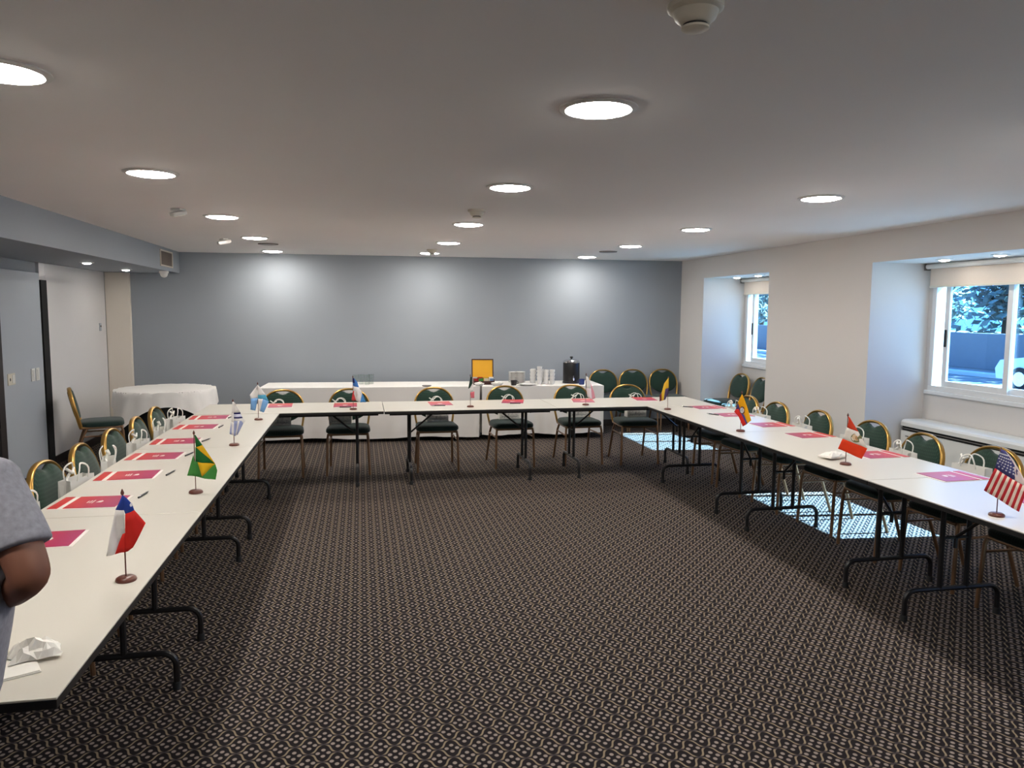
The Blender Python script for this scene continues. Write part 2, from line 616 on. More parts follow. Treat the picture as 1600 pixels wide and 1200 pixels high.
def smoke(x, y, label):
    o = thing('smoke_detector', label, 'smoke detector', (x, y, HC), 0, 'smoke detectors on the ceiling')
    MB().lathe([(.068, 0), (.068, -.012), (.060, -.018)], 28).build('base', M['cream_plastic'], o, True)
    MB().lathe([(.056, -.018), (.050, -.034), (.036, -.046), (.033, -.047)], 28).build('body', M['cream_plastic'], o, True)
    MB().lathe([(.030, -.047), (.030, -.053)], 24).build('vent_slot', M['black'], o)
    MB().lathe([(.034, -.053), (.034, -.058), (.028, -.061), (.010, -.062)], 24).build('cap', M['cream_plastic'], o, True)
    return o


smoke(.815, 1.80, 'cream smoke detector at the top edge, nearest the camera')
smoke(.862, 5.67, 'cream smoke detector between the second and third middle lights')
smoke(.878, 9.46, 'cream smoke detector close to the far wall')
for x, y, s in ((-1.035, 9.16, 'left'), (3.06, 9.15, 'right')):
    o = thing('ceiling_speaker', 'flat round brown-grey speaker grille in the ceiling, %s side' % s, 'speaker', (x, y, HC), 0, 'round ceiling speakers')
    MB().lathe([(.115, 0), (.112, -.008), (.098, -.010)], 28, cap_t=False).build('rim', M['brown_grille'], o, True)
    MB().lathe([(.098, -.009), (.05, -.0085)], 28, cap_b=False).build('grille', M['grey_plastic'], o)
for x, y, s, rz in ((-1.34, 6.15, 'beside the third left light', -.5), (-1.43, 8.63, 'beside the fourth left light', -.9)):
    o = thing('motion_sensor', 'small tilted white sensor on the ceiling %s' % s, 'sensor', (x, y, HC), rz, 'white ceiling sensors')
    MB().bbox(-.045, .045, -.03, .03, -.014, 0, .004).build('base', M['white_plastic'], o)
    p = MB().bbox(-.02, .02, -.075, .075, -.03, 0, .008).build('body', M['white_plastic'], o, loc=(0, 0, -.02), rot=(.22, 0, 0))
    MB().bbox(-.012, .012, -.06, .06, -.036, -.029, .003).build('lens', M['paper'], p)

o = thing('air_vent', 'square return air vent on the bulkhead face near the far wall', 'vent', (-2.36, 10.10, 2.315))
MB().bbox(0, .012, -.30, .30, -.10, -.082, .003).bbox(0, .012, -.30, .30, .082, .10, .003).bbox(0, .012, -.30, -.278, -.082, .082, .003).bbox(0, .012, .278, .30, -.082, .082, .003).build('frame', M['cream_plastic'], o)
MB().box(0, .002, -.278, .278, -.082, .082).build('backing', M['brown_grille'], o)
for k in range(7):
    MB().box(.002, .009, -.278, .278, -.072 + k * .022, -.068 + k * .022).build('slat', M['brown_grille'], o)
o = thing('dome_camera', 'white dome camera under the bulkhead corner near the far wall', 'camera', (-2.42, 10.22, SOF))
MB().lathe([(.055, 0), (.055, -.025), (.05, -.03)], 24).build('base', M['white_plastic'], o, True)
MB().lathe([(.046, -.03), (.043, -.05), (.032, -.07), (.015, -.08), (.003, -.082)], 24).build('dome', M['white_plastic'], o, True)

# switches on the left wall
o = thing('wall_socket', 'square cream switch plate with a dark key slot on the grey-blue door wall', 'switch', (XL + .005, 7.93, 1.02))
MB().bbox(0, .010, -.075, .075, -.055, .055, .004).build('plate', M['cream_plastic'], o)
MB().bbox(.010, .014, .005, .06, -.04, .04, .003).build('rocker', M['white_plastic'], o)
MB().bbox(.010, .013, -.045, -.028, -.015, .012, .002).build('key_slot', M['black'], o)
for y, s in ((8.42, 'left'), (8.53, 'right')):
    o = thing('light_switch', 'narrow upright white light switch, %s one of the pair on the door wall' % s, 'switch', (XL + .005, y, 1.02), 0, 'pair of narrow light switches')
    MB().bbox(0, .009, -.04, .04, -.065, .065, .004).build('plate', M['white_plastic'], o)
    MB().bbox(.009, .014, -.022, .022, -.05, .05, .003).build('rocker', M['white_plastic'], o)
o = thing('panel_lock', 'small metal lock on the white wall panel', 'lock', (XL, 10.52, 1.46))
MB().bbox(0, .008, -.035, .035, -.05, .05, .003).build('plate', M['panel_grey'], o)
MB().tube([(.008, 0, .01), (.016, 0, .01)], .012, 12).build('cylinder', M['grey_plastic'], o)

# fan-coil unit under the near window
o = thing('fan_coil_unit', 'long white fan-coil heater standing below the near window', 'heater', (5.2, 5.40, 0))
prof = [(-.12, .06), (-.12, .55), (-.112, .56)]
def ext(mb, prof, y0, y1, mi=0):
    n = len(prof)
    mb.add([(x, y0, z) for x, z in prof] + [(x, y1, z) for x, z in prof],
           [(k, (k + 1) % n, n + (k + 1) % n, n + k) for k in range(n)] + [tuple(range(n)), tuple(reversed(range(n, 2 * n)))], mi)
    return mb
ext(MB(), [(-.12, .05), (.12, .05), (.12, .585), (-.12, .585)], -.86, .88).build('cabinet', M['white_plastic'], o)
ext(MB(), [(-.105, .585), (.12, .585), (.12, .63), (-.105, .63)], -.86, .88).build('outlet_slot', M['matt_black'], o)
ext(MB(), [(-.125, .63), (.12, .63), (.12, .69), (-.085, .69), (-.11, .683), (-.124, .665)], -.86, .88).build('top_cover', M['white_plastic'], o)
MB().box(-.1, .1, -.8, .8, 0, .05).build('plinth', M['grey_plastic'], o)
MB().box(-.118, -.108, -.86, .88, .604, .610).build('louver', M['grey_plastic'], o)
MB().box(-.1225, -.12, .775, .815, .53, .542).build('badge', M['grey_plastic'], o)


# ------------------------------------------------------------------ meeting tables
TW, TH = .76, .74
def folding_table(cx, cy, L, rz, label):
    """length along local x, width along local y"""
    o = thing('folding_table', label, 'table', (cx, cy, 0), rz, 'white folding tables of the U shape')
    h, w = L / 2 - .003, TW / 2
    MB().bbox(-h, h, -w, w, TH - .006, TH, .002).build('tabletop', M['laminate'], o)
    MB().bbox(-h + .001, h - .001, -w + .001, w - .001, TH - .030, TH - .006, .002).build('edge_band', M['edge'], o)
    MB().box(-h + .05, h - .05, -w + .09, -w + .11, TH - .055, TH - .030).box(-h + .05, h - .05, w - .11, w - .09, TH - .055, TH - .030).build('apron_rail', M['black'], o)
    for s in (-1, 1):
        x = s * (h - .255)
        pts = [(x, -.30, .0), (x, -.30, .11)]
        for k in range(1, 6):
            a = k / 6 * PI / 2
            pts.append((x, -.30 + .06 * (1 - math.cos(a)), .11 + .06 * math.sin(a)))
        pts += [(x, -.24, .17), (x, .24, .17)]
        for k in range(1, 6):
            a = k / 6 * PI / 2
            pts.append((x, .24 + .06 * math.sin(a), .11 + .06 * math.cos(a)))
        pts += [(x, .30, .11), (x, .30, .0)]
        lg = MB().tube(pts, .0145, 8)
        for y in (-.085, .085):
            lg.tube([(x, y, .17), (x, y, TH - .034)], .0145, 8)
        lg.tube([(x, -.085, .46), (x, .085, .46)], .009, 6)
        lg.tube([(x, -.30, TH - .045), (x, .30, TH - .045)], .012, 6)
        lg.build('leg', M['black'], o, True)
        xi = x - s * .29
        MB().tube([(x, 0, .46), (xi, 0, TH - .04)], .009, 6).tube([(x, 0, .46), (x, 0, .40)], .012, 6).build('brace', M['black'], o, True)
        for y in (-.30, .30):
            MB().lathe([(.019, 0), (.019, .03), (.0155, .035)], 10, (x, y, 0)).build('foot_cap', M['rubber'], o, True)
    return o


YB0 = 7.20
for k, (a, b_) in enumerate(((1.96, 3.72), (3.72, 5.47), (5.47, 7.195))):
    folding_table(-1.130, (a + b_) / 2, b_ - a, PI / 2, 'white folding table on the left side, %s' % ('nearest the camera beside the person', 'middle one of the row', 'next to the back row')[k])
for k, (a, b_) in enumerate(((2.06, 3.78), (3.78, 5.52), (5.52, 7.195))):
    folding_table(3.235, (a + b_) / 2, b_ - a, PI / 2, 'white folding table on the window side, %s' % ('nearest the camera', 'middle one of the row', 'next to the back row')[k])
for k, (a, b_) in enumerate(((-1.51, .208), (.208, 1.912), (1.912, 3.615))):
    folding_table((a + b_) / 2, YB0 + TW / 2 + (.02, 0, .005)[k], b_ - a, 0, 'white folding table of the back row, %s' % ('left one', 'middle one', 'right one')[k])


# ------------------------------------------------------------------ banquet chairs
def hoop(t):
    """outline of the back hoop, t from 0 (left foot) to 1 (right foot): (half-x, height along back)"""
    # height measured in z, .43 .. .845
    zc, b_, a_ = .635, .208, .215
    if t < .25:
        u = t / .25
        return (-(.188 + (a_ - .188) * math.sin(u * PI / 2)), .43 + (zc - .43) * u)
    if t > .75:
        x, z = hoop(1 - t)
        return (-x, z)
    a = PI - (t - .25) / .5 * PI
    ca, sa = math.cos(a), math.sin(a)
    e = 2 / 2.25
    return (a_ * math.copysign(abs(ca) ** e, ca), zc + b_ * abs(sa) ** e)


def back_y(z):
    return -.185 - (z - .43) * .235


def make_chair():
    o = thing('banquet_chair', 'chair', 'chair', (0, 0, 0), 0)
    pts = []
    for k in range(41):
        x, z = hoop(k / 40)
        pts.append((x, back_y(z), z))
    pts = [(-.192, .02, .428), (-.19, -.10, .425), (-.188, -.165, .428)] + pts + [(.188, -.165, .428), (.19, -.10, .425), (.192, .02, .428)]
    P_ = [Vector(p) for p in pts]
    rg_ = []
    for i, p in enumerate(P_):
        t_ = (P_[min(i + 1, len(P_) - 1)] - P_[max(i - 1, 0)]).normalized()
        dpt = Vector((0, 1, .235))
        dpt = (dpt - t_ * dpt.dot(t_))
        dpt = dpt.normalized() if dpt.length > .3 else Vector((0, 0, 1))
        sd_ = t_.cross(dpt).normalized()
        deep = .019 if 3 <= i <= len(P_) - 4 else .0125
        rg_.append([p + dpt * math.cos(2 * PI * k / 10) * deep + sd_ * math.sin(2 * PI * k / 10) * .0115 for k in range(10)])
    MB().rings(rg_).build('back_frame', M['gold'], o, True)
    # padded oval with a hand-hold notch at its top
    out = []
    for k in range(56):
        a = 2 * PI * k / 56
        ca, sa = math.cos(a), math.sin(a)
        e = 2 / 2.3
        x = .203 * math.copysign(abs(ca) ** e, ca)
        zz = math.copysign(abs(sa) ** e, sa)
        z = .640 + (.193 if zz > 0 else .125) * zz
        if zz < 0:
            x *= 1 - .14 * (-zz) ** 1.5
        if zz > 0 and abs(x) < .075:
            z = min(z, .833 - .036 * math.cos(x / .075 * PI / 2))
        out.append((x, z))
    def ring(sc, dy):
        return [(x * sc, back_y(.65 + (z - .65) * sc) + dy, .65 + (z - .65) * sc) for x, z in out]
    MB().rings([ring(.60, -.028), ring(.90, -.026), ring(.99, -.014), ring(1.0, 0), ring(.99, .016), ring(.90, .027), ring(.60, .031)]).build('backrest', M['green'], o, True)
    # seat cushion
    def sring(sc, z):
        r = []
        for k in range(40):
            a = 2 * PI * k / 40
            ca, sa = math.cos(a), math.sin(a)
            e = 2 / 4.5
            x = math.copysign(abs(ca) ** e, ca)
            y = math.copysign(abs(sa) ** e, sa)
            r.append((x * sc * (.222 + .012 * y), .015 + y * sc * .218, z))
        return r
    MB().rings([sring(.93, .432), sring(.99, .440), sring(1.0, .455), sring(.985, .472), sring(.93, .484), sring(.75, .492), sring(.4, .495)]).build('seat', M['green_seat'], o, True)
    fr = MB().tube([(-.195, .205, .424), (.195, .205, .424)], .0115, 8).tube([(-.188, -.17, .424), (.188, -.17, .424)], .0115, 8)
    for s in (-1, 1):
        fr.tube([(s * .198, .205, .424), (s * .19, -.18, .424)], .0115, 8)
    fr.build('seat_frame', M['bronze'], o, True)
    for s in (-1, 1):
        MB().tube([(s * .198, .195, .43), (s * .206, .21, .38), (s * .215, .228, .01), (s * .215, .228, 0)], .0125, 8).build('leg', M['bronze'], o, True)
        MB().tube([(s * .180, -.12, .43), (s * .192, -.165, .35), (s * .205, -.275, .01), (s * .205, -.276, 0)], .0125, 8).build('leg', M['bronze'], o, True)
        MB().tube([(s * .208, .214, .335), (s * .194, -.170, .335)], .008, 8).build('stretcher', M['bronze'], o, True)
    return o


chair0 = make_chair()
cu = [False]
chairs = {}
ords = ['first', 'second', 'third', 'fourth', 'fifth', 'sixth', 'seventh']
for k, (x, y, dr) in enumerate(((-.815, 8.00, .03), (-.14, 8.03, -.02), (.783, 8.04, .0), (1.61, 8.10, .06), (2.40, 8.13, .03), (3.04, 8.06, -.03))):
    c = place(chair0, cu, (x, y, 0), PI + dr, 'green padded banquet chair behind the back table row, %s from the left' % ords[k])
    c['group'] = 'chairs behind the back table row'
    chairs['b', k] = c
for k, (y, dr) in enumerate(((3.88, .02), (4.54, -.05), (5.12, .03), (5.72, -.02), (6.34, .04), (6.96, -.02))):
    c = place(chair0, cu, (-1.475 - (.02 if k == 5 else 0), y, 0), -PI / 2 + dr, 'green padded banquet chair along the left table row, %s from the camera' % ords[k])
    c['group'] = 'chairs along the left table row'
    chairs['l', k] = c
for k, (x, y, dr) in enumerate(((3.72, 3.40, 0), (3.73, 4.05, .05), (3.66, 4.62, -.04), (3.71, 5.22, .03), (3.66, 5.87, -.02), (3.62, 6.47, .04), (3.62, 7.02, .02))):
    c = place(chair0, cu, (x, y, 0), PI / 2 + dr, 'green padded banquet chair along the window-side table row, %s from the camera' % ords[k])
    c['group'] = 'chairs along the window-side table row'
    chairs['r', k] = c
for k, x in enumerate((3.475, 3.935, 4.405)):
    c = place(chair0, cu, (x, 10.26, 0), PI, 'empty green banquet chair against the far wall, %s' % ('next to the buffet', 'middle of three', 'in the right corner')[k])
    c['group'] = 'spare chairs against the far wall'
for k, (x, y, dr) in enumerate(((4.94, 9.60, .10), (4.90, 9.02, -.05))):
    c = place(chair0, cu, (x, y, 0), PI / 2 + dr, 'empty green banquet chair in the far window niche, %s' % ('farther one', 'nearer one')[k])
    c['group'] = 'spare chairs in the far window niche'
c = place(chair0, cu, (-2.81, 8.88, 0), -PI / 2 + .32, 'lone green banquet chair seen from the side by the white wall panel')
c['group'] = 'lone chair by the left wall'


# ------------------------------------------------------------------ gift bags on the chairs
def make_bag():
    o = thing('gift_bag', 'bag', 'gift bag', (0, 0, 0), 0)
    w, d, h, t = .118, .045, .245, .0015
    b = MB()
    out = [(-w, -d), (w, -d), (w, 0), (w, d), (-w, d), (-w, 0)]
    def rg(sc, z, gus):
        return [(x * sc - (math.copysign(gus, x) if y == 0 else 0), y * (sc if gus == 0 else .75), z) for x, y in out]
    b.rings([rg(1, 0, 0), rg(1, h * .55, .006), rg(.99, h, .02), rg(.985, h, .022), rg(.985, .004, 0)], True, True)
    b.build('body', M['bag'], o)
    for s in (-1, 1):
        y = s * d * .72
        pts = []
        for k in range(13):
            a = PI * k / 12
            pts.append((.052 * math.cos(a), y + s * .004 + .008 * math.sin(3 * a) * s, h - .01 + .085 * math.sin(a) ** .7))
        MB().tube(pts, .0052, 6, flat=.7).build('handle', M['bag_handle'], o, True)
    MB().tube([(.02, 0, h + .055), (.055, .01, h + .035), (.085, -.005, h + .06)], [.006, .009, .007], 6).tube([(.05, .0, h + .04), (.075, -.01, h + .005), (.095, 0, h - .005)], [.007, .009, .005], 6).build('ribbon', M['bag_handle'], o, True)
    MB().box(-.035, .03, d + .0003, d + .0012, .178, .205).build('red_logo', M['red'], o)
    return o


bag0 = make_bag()
bu = [False]
bagspec = {('b', 0): (.03, .05), ('b', 1): (.085, -.05), ('b', 2): (-.02, .06), ('b', 3): (-.01, -.03), ('b', 4): (-.03, .05), ('b', 5): (-.05, .12),
           ('l', 0): (.0, .1), ('l', 1): (.0, -.15), ('l', 2): (.03, .2), ('l', 3): (-.02, -.1), ('l', 4): (.02, .15), ('l', 5): (.02, -.2),
           ('r', 1): (.02, .1), ('r', 2): (.0, -.1), ('r', 3): (.0, .12), ('r', 4): (.0, -.08), ('r', 5): (.03, .1), ('r', 6): (.0, .0)}
rowname = {'b': 'behind the back row', 'l': 'on the left side', 'r': 'on the window side'}
for (row, k), (dx, dr) in bagspec.items():
    ch = chairs[row, k]
    mw = Matrix.Translation(ch.location) @ Matrix.Rotation(ch.rotation_euler.z, 4, 'Z')
    yy = .0 if row != 'b' else -.06
    p = mw @ Vector((dx, -.10, .497))
    end = 'from the left' if row == 'b' else 'from the camera'
    g = place(bag0, bu, p, ch.rotation_euler.z + dr, 'white gift bag on the %s chair %s %s' % (ords[k], end, rowname[row]))
    g['group'] = 'white gift bags on the chairs'
    g.scale = (1, 1, .84) if row == 'b' else ((1, 1, 1.06) if row == 'l' else (1, 1, .96))


# ------------------------------------------------------------------ folders and pens
def make_folder():
    o = thing('document_folder', 'folder', 'folder', (0, 0, 0), 0)
    MB().bbox(-.158, .165, -.118, .118, 0, .0025, .001).build('paper_sheet', M['paper'], o)
    MB().bbox(-.085, .150, -.112, .116, .0025, .0050, .001).build('cover', M['folder'], o)
    MB().bbox(-.155, -.110, -.112, .116, .0025, .0050, .001).build('spine_flap', M['folder'], o)
    lg = MB()
    lg.add([(.03, -.02, .0054), (.055, -.02, .0054), (.06, .005, .0054), (.05, .02, .0054), (.038, .012, .0054)], [(0, 1, 2, 3, 4)])
    for k in range(3):
        lg.box(.012 - .012 * k, .018 - .012 * k, -.03 + .004 * k, .03 - .006 * k, .0050, .0054)
    lg.build('logo_print', M['paper'], o)
    return o


folder0 = make_folder()
fu = [False]
def folder(x, y, rz, label):
    f = place(folder0, fu, (x, y, TH), rz, label)
    f['group'] = 'red document folders on the tables'


for k, y in enumerate((3.36, 3.99, 4.61, 5.19, 5.76, 6.45, 7.0)):
    folder(-1.325, y, (.05, -.03, .04, -.02, .02, -.03, .03)[k], 'red and magenta document folder on the left tables, %s from the camera' % ords[k])
for k, (x, y) in enumerate(((3.44, 3.17), (3.42, 3.78), (3.44, 4.46), (3.45, 5.27), (3.44, 5.82), (3.42, 6.45), (3.42, 7.0))):
    folder(x, y, PI + (.02, .03, .03, .05, .02, .0, .06)[k], 'red and magenta document folder on the window-side tables, %s from the camera' % ords[k])
for k, (x, y) in enumerate(((-.80, 7.77), (-.165, 7.71), (.79, 7.70), (1.57, 7.77), (2.33, 7.73), (3.05, 7.78))):
    folder(x, y, -PI / 2 + (.05, 0, .03, -.25, -.2, -.15)[k], 'red and magenta document folder on the back row tables, %s from the left' % ords[k])


def make_pen():
    o = thing('ballpoint_pen', 'pen', 'pen', (0, 0, 0), 0)
    MB().tube([(0, -.065, .006), (0, .045, .006)], .0048, 8).build('barrel', M['black'], o, True)
    MB().tube([(0, .045, .006), (0, .066, .006), (0, .072, .006)], [.0048, .003, .001], 8).build('tip', M['chrome'], o, True)
    MB().box(-.0015, .0015, -.062, -.025, .0105, .0125).build('clip', M['chrome'], o)
    return o


pen0 = make_pen()
pu = [False]
for k, (x, y) in enumerate(((-1.11, 4.10), (-1.10, 4.63), (-1.12, 5.22), (-1.12, 5.77), (-1.13, 6.43), (-1.14, 6.98))):
    p = place(pen0, pu, (x, y, TH), (-.1, -.15, -.2, -.25, -.1, -.2)[k], 'dark ballpoint pen beside the %s folder from the camera on the left tables' % ords[k + 1])
    p['group'] = 'ballpoint pens on the tables'
for k, (x, y) in enumerate(((3.26, 6.49), (3.25, 7.05))):
    p = place(pen0, pu, (x - .03, y, TH), (.5, .8)[k], 'dark ballpoint pen beside the %s folder on the window-side tables' % ('sixth', 'seventh')[k])
    p['group'] = 'ballpoint pens on the tables'
for k, (x, y) in enumerate(((-.17, 7.53), (.76, 7.52), (1.55, 7.59))):
    p = place(pen0, pu, (x, y, TH), 1.5, 'dark ballpoint pen in front of the %s folder from the left on the back row' % ords[k + 1])
    p['group'] = 'ballpoint pens on the tables'


# ------------------------------------------------------------------ desk flags
def flag(x, y, label, zoom, base, top, polys, H=.322, emblem=None, stars=None, fold=.010):
    """cloth outlines are measured on the photo, then given real size and folds; zoom = enlargement of the measured crop"""
    r = math.atan2(-x, y)
    o = thing('desk_flag', label, 'flag', (x, y, TH), r, 'small national flags on wooden stands')
    MB().lathe([(.034, 0), (.0355, .004), (.033, .011), (.026, .0155), (.010, .017)], 28).build('base', M['wood'], o, True)
    MB().tube([(0, 0, .016), (0, 0, H - .012)], .0024, 8).build('pole', M['wood'], o, True)
    MB().lathe([(.0025, H - .014), (.0055, H - .010), (.0060, H - .004), (.0035, H + .003), (.0008, H + .009)], 10).build('finial', M['wood'], o, True)
    s = H / (base[1] - top[1])
    def loc(px, py):
        t = (py - top[1]) / (base[1] - top[1])
        lx = (px - (top[0] + (base[0] - top[0]) * t)) * s
        lz = (base[1] - py) * s + .004
        return lx, lz
    def depth(lx, lz):
        return -.0045 + fold * math.sin(lx * 75 + lz * 14) * min(1, abs(lx) / .02) - .12 * abs(lx) * (1 if lx > 0 else -.6)
    bm = bmesh.new()
    mats = []
    for rgb, pl in polys:
        m = cmat(rgb)
        if m not in mats:
            mats.append(m)
        vs = []
        for p in pl:
            lx, lz = loc(*p)
            vs.append(bm.verts.new((lx, 0, lz)))
        f = bm.faces.new(vs)
        f.material_index = mats.index(m)
    bmesh.ops.triangulate(bm, faces=list(bm.faces))
    bmesh.ops.subdivide_edges(bm, edges=list(bm.edges), cuts=3, use_grid_fill=True)
    for v in bm.verts:
        v.co.y = depth(v.co.x, v.co.z)
    for f in bm.faces:
        f.normal_update()
        if f.normal.y > 0:
            f.normal_flip()
        f.smooth = True
    me = bpy.data.meshes.new('cloth')
    bm.to_mesh(me)
    bm.free()
    for m in mats:
        me.materials.append(m)
    c = bpy.data.objects.new('cloth', me)
    col.objects.link(c)
    c.parent = o
    sd = c.modifiers.new('thickness', 'SOLIDIFY')
    sd.thickness = .0012
    sd.offset = 0
    def patch(name, cx, cy, rx, ry, rgb, n=14, lift=.0012):
        b = MB()
        vs = []
        for k in range(n):
            a = 2 * PI * k / n
            lx, lz = loc(cx + rx * math.cos(a), cy + ry * math.sin(a))
            vs.append((lx, depth(lx, lz) - lift, lz))
        lx, lz = loc(cx, cy)
        vs.append((lx, depth(lx, lz) - lift, lz))
        b.add(vs, [(k, (k + 1) % n, n) for k in range(n)])
        b.build(name, cmat(rgb), c, recalc=False)
    for e in emblem or ():
        patch('emblem', *e)
    if stars:
        b = MB()
        for px, py in stars:
            vs = []
            for k in range(10):
                a = 2 * PI * k / 10
                rr = 13 if k % 2 == 0 else 6
                lx, lz = loc(px + rr * math.cos(a), py + rr * math.sin(a))
                vs.append((lx, depth(lx, lz) - .0012, lz))
            b.add(vs, [tuple(range(10))])
        b.build('stars', cmat((226, 226, 236)), c, recalc=False)
    return o


RED, WHT, BLU, NAVY = (206, 40, 34), (226, 222, 220), (44, 70, 158), (36, 36, 92)
flag(-.827, 2.802, 'small flag with blue canton, white and red fields, nearest on the left tables', 6.315, (425, 1055), (382, 145), [
    (BLU, [(382, 195), (392, 195), (400, 345), (325, 340)]),
    (WHT, [(325, 340), (400, 345), (412, 575), (390, 585), (322, 776), (248, 790), (275, 600)]),
    (RED, [(390, 585), (412, 575), (412, 772), (322, 776)]),
    (BLU, [(392, 195), (425, 225), (470, 285), (490, 350), (412, 380), (400, 345)]),
    (RED, [(412, 380), (490, 350), (595, 500), (560, 540), (520, 650), (480, 730), (440, 768), (412, 772), (412, 575)])],
    emblem=[(462, 292, 14, 20, (230, 230, 238), 6)])
flag(-.859, 4.117, 'small green and yellow flag with diamond, second on the left tables', 5.4545, (360, 500), (345, -27), [
    ((28, 100, 46), [(350, 3), (358, 3), (412, 93), (362, 108)]),
    ((228, 178, 30), [(362, 108), (412, 93), (455, 165), (514, 262), (440, 190)]),
    ((28, 96, 44), [(358, 107), (362, 108), (440, 190), (514, 262), (374, 238), (358, 232)]),
    ((232, 184, 34), [(374, 238), (514, 262), (408, 366)]),
    ((70, 140, 66), [(514, 262), (530, 320), (517, 403), (400, 376), (408, 366)]),
    ((62, 130, 60), [(358, 232), (374, 238), (408, 366), (400, 376), (357, 362)]),
    ((70, 138, 66), [(341, 175), (350, 230), (358, 232), (357, 362), (292, 348), (312, 280)])])
GB = (150, 158, 196)
flag(-.889, 5.533, 'small white flag with dark blue stripes, third on the left tables', 10.909, (278, 950), (266, 160), [
    (WHT, [(262, 195), (276, 195), (300, 215), (350, 330), (384, 383), (278, 383), (244, 400)]),
    (WHT, [(244, 400), (278, 383), (280, 560), (235, 540)]),
    (NAVY, [(278, 383), (384, 383), (392, 412), (279, 412)]),
    ((214, 214, 232), [(279, 412), (392, 412), (410, 460), (280, 460)]),
    (NAVY, [(280, 460), (410, 460), (424, 488), (280, 488)]),
    (WHT, [(280, 488), (424, 488), (462, 540), (430, 580), (400, 530), (280, 530)]),
    (GB, [(280, 530), (340, 530), (300, 800), (272, 780)]),
    (WHT, [(340, 530), (370, 530), (318, 770), (302, 795)]),
    (GB, [(370, 530), (400, 530), (430, 580), (330, 780), (318, 770)]),
    (WHT, [(235, 540), (280, 560), (272, 780), (240, 770)]),
    (GB, [(235, 540), (240, 770), (205, 750)])])
LB, CY = (118, 164, 214), (92, 172, 206)
flag(-.885, 6.80, 'small light blue and white flag at the left inner corner of the tables', 10.909, (268, 732), (240, 100), [
    (WHT, [(243, 135), (290, 190), (375, 310), (250, 312)]),
    (WHT, [(243, 135), (250, 312), (252, 362), (138, 368), (118, 305)]),
    (LB, [(138, 368), (252, 362), (215, 577), (135, 560)]),
    (CY, [(250, 312), (375, 310), (430, 430), (330, 378), (254, 375)]),
    (WHT, [(254, 375), (330, 378), (288, 592), (262, 580)]),
    (LB, [(330, 378), (430, 430), (350, 612), (288, 592)])])
flag(-.082, 7.369, 'small flag quartered blue and red by a white cross on the back row', 8, (422, 570), (452, 145), [
    (NAVY, [(445, 170), (466, 170), (468, 232), (442, 232)]),
    ((70, 120, 190), [(466, 170), (500, 220), (515, 290), (450, 275), (442, 232), (468, 232)]),
    (WHT, [(450, 275), (515, 290), (550, 365), (515, 482), (468, 460), (500, 345), (440, 335)]),
    ((204, 70, 70), [(440, 335), (500, 345), (468, 460), (408, 455)]),
    ((74, 140, 204), [(550, 365), (586, 480), (515, 482)])])
flag(1.063, 7.394, 'small green, white and red flag at the middle of the back row', 8, (112, 775), (110, 378), [
    ((36, 58, 50), [(110, 398), (132, 415), (134, 490), (108, 540), (84, 556), (98, 480)]),
    (WHT, [(108, 540), (134, 490), (148, 505), (146, 590), (108, 596)]),
    ((214, 112, 124), [(112, 596), (146, 590), (160, 580), (160, 666), (118, 668)])])
flag(2.255, 7.373, 'small pale flag with red and white bands on the right of the back row', 5, (1225, 470), (1222, 235), [
    (WHT, [(1222, 255), (1238, 262), (1256, 300), (1262, 345), (1228, 345)]),
    ((60, 52, 92), [(1218, 290), (1226, 290), (1228, 345), (1220, 330)]),
    ((220, 150, 160), [(1256, 300), (1284, 370), (1296, 418), (1272, 428), (1262, 345)]),
    ((232, 214, 218), [(1228, 345), (1262, 345), (1272, 428), (1236, 408)])])
flag(2.955, 6.912, 'small yellow, blue and red flag at the right inner corner of the tables', 4, (578, 364), (576, 162), [
    ((226, 180, 56), [(578, 166), (580, 230), (560, 240), (552, 308), (540, 312), (538, 265), (552, 205)]),
    ((70, 56, 92), [(560, 240), (580, 230), (580, 262), (562, 305), (552, 308)]),
    ((116, 40, 44), [(538, 265), (540, 312), (528, 318), (527, 280)])])
flag(3.004, 5.543, 'small yellow flag with crest, blue and red bands, far half of the window-side tables', 12, (690, 912), (690, 125), [
    ((232, 164, 20), [(692, 185), (700, 190), (745, 285), (800, 430), (885, 690), (815, 748), (748, 590), (650, 440), (622, 360), (650, 270)]),
    ((70, 58, 110), [(622, 360), (650, 440), (640, 480), (585, 482), (610, 440)]),
    ((206, 44, 36), [(585, 482), (640, 480), (712, 612), (795, 772), (730, 822), (640, 620), (556, 532)]),
    ((80, 76, 140), [(640, 480), (650, 440), (748, 590), (815, 748), (795, 772), (712, 612)])],
    emblem=[(708, 498, 52, 78, (90, 58, 60), 16), (704, 500, 36, 56, (206, 206, 214), 14, .0018), (712, 492, 14, 30, (110, 130, 160), 10, .0024)])
flag(3.01, 4.20, 'small red and white flag with crest, in the middle of the window-side tables', 10, (510, 978), (535, 165), [
    ((214, 66, 40), [(538, 200), (565, 225), (690, 440), (528, 385), (545, 260)]),
    ((228, 220, 212), [(528, 385), (690, 440), (822, 690), (460, 570)]),
    ((220, 60, 24), [(460, 570), (822, 690), (745, 870), (395, 735)])],
    emblem=[(662, 540, 82, 74, (120, 120, 84), 18), (665, 528, 66, 56, (216, 190, 156), 16, .0018), (668, 540, 26, 36, (186, 140, 100), 12, .0024)], fold=.006)
st = []
NS = 13
A0, A1, A2 = Vector((872, 455)), Vector((1062, 575)), Vector((1190, 640))
B0, B1 = Vector((745, 740)), Vector((1090, 946))
top_line = []
for k in range(NS + 1):
    t = k / NS
    p = A0.lerp(A1, t / .6) if t <= .6 else A1.lerp(A2, (t - .6) / .4)
    top_line.append(p)
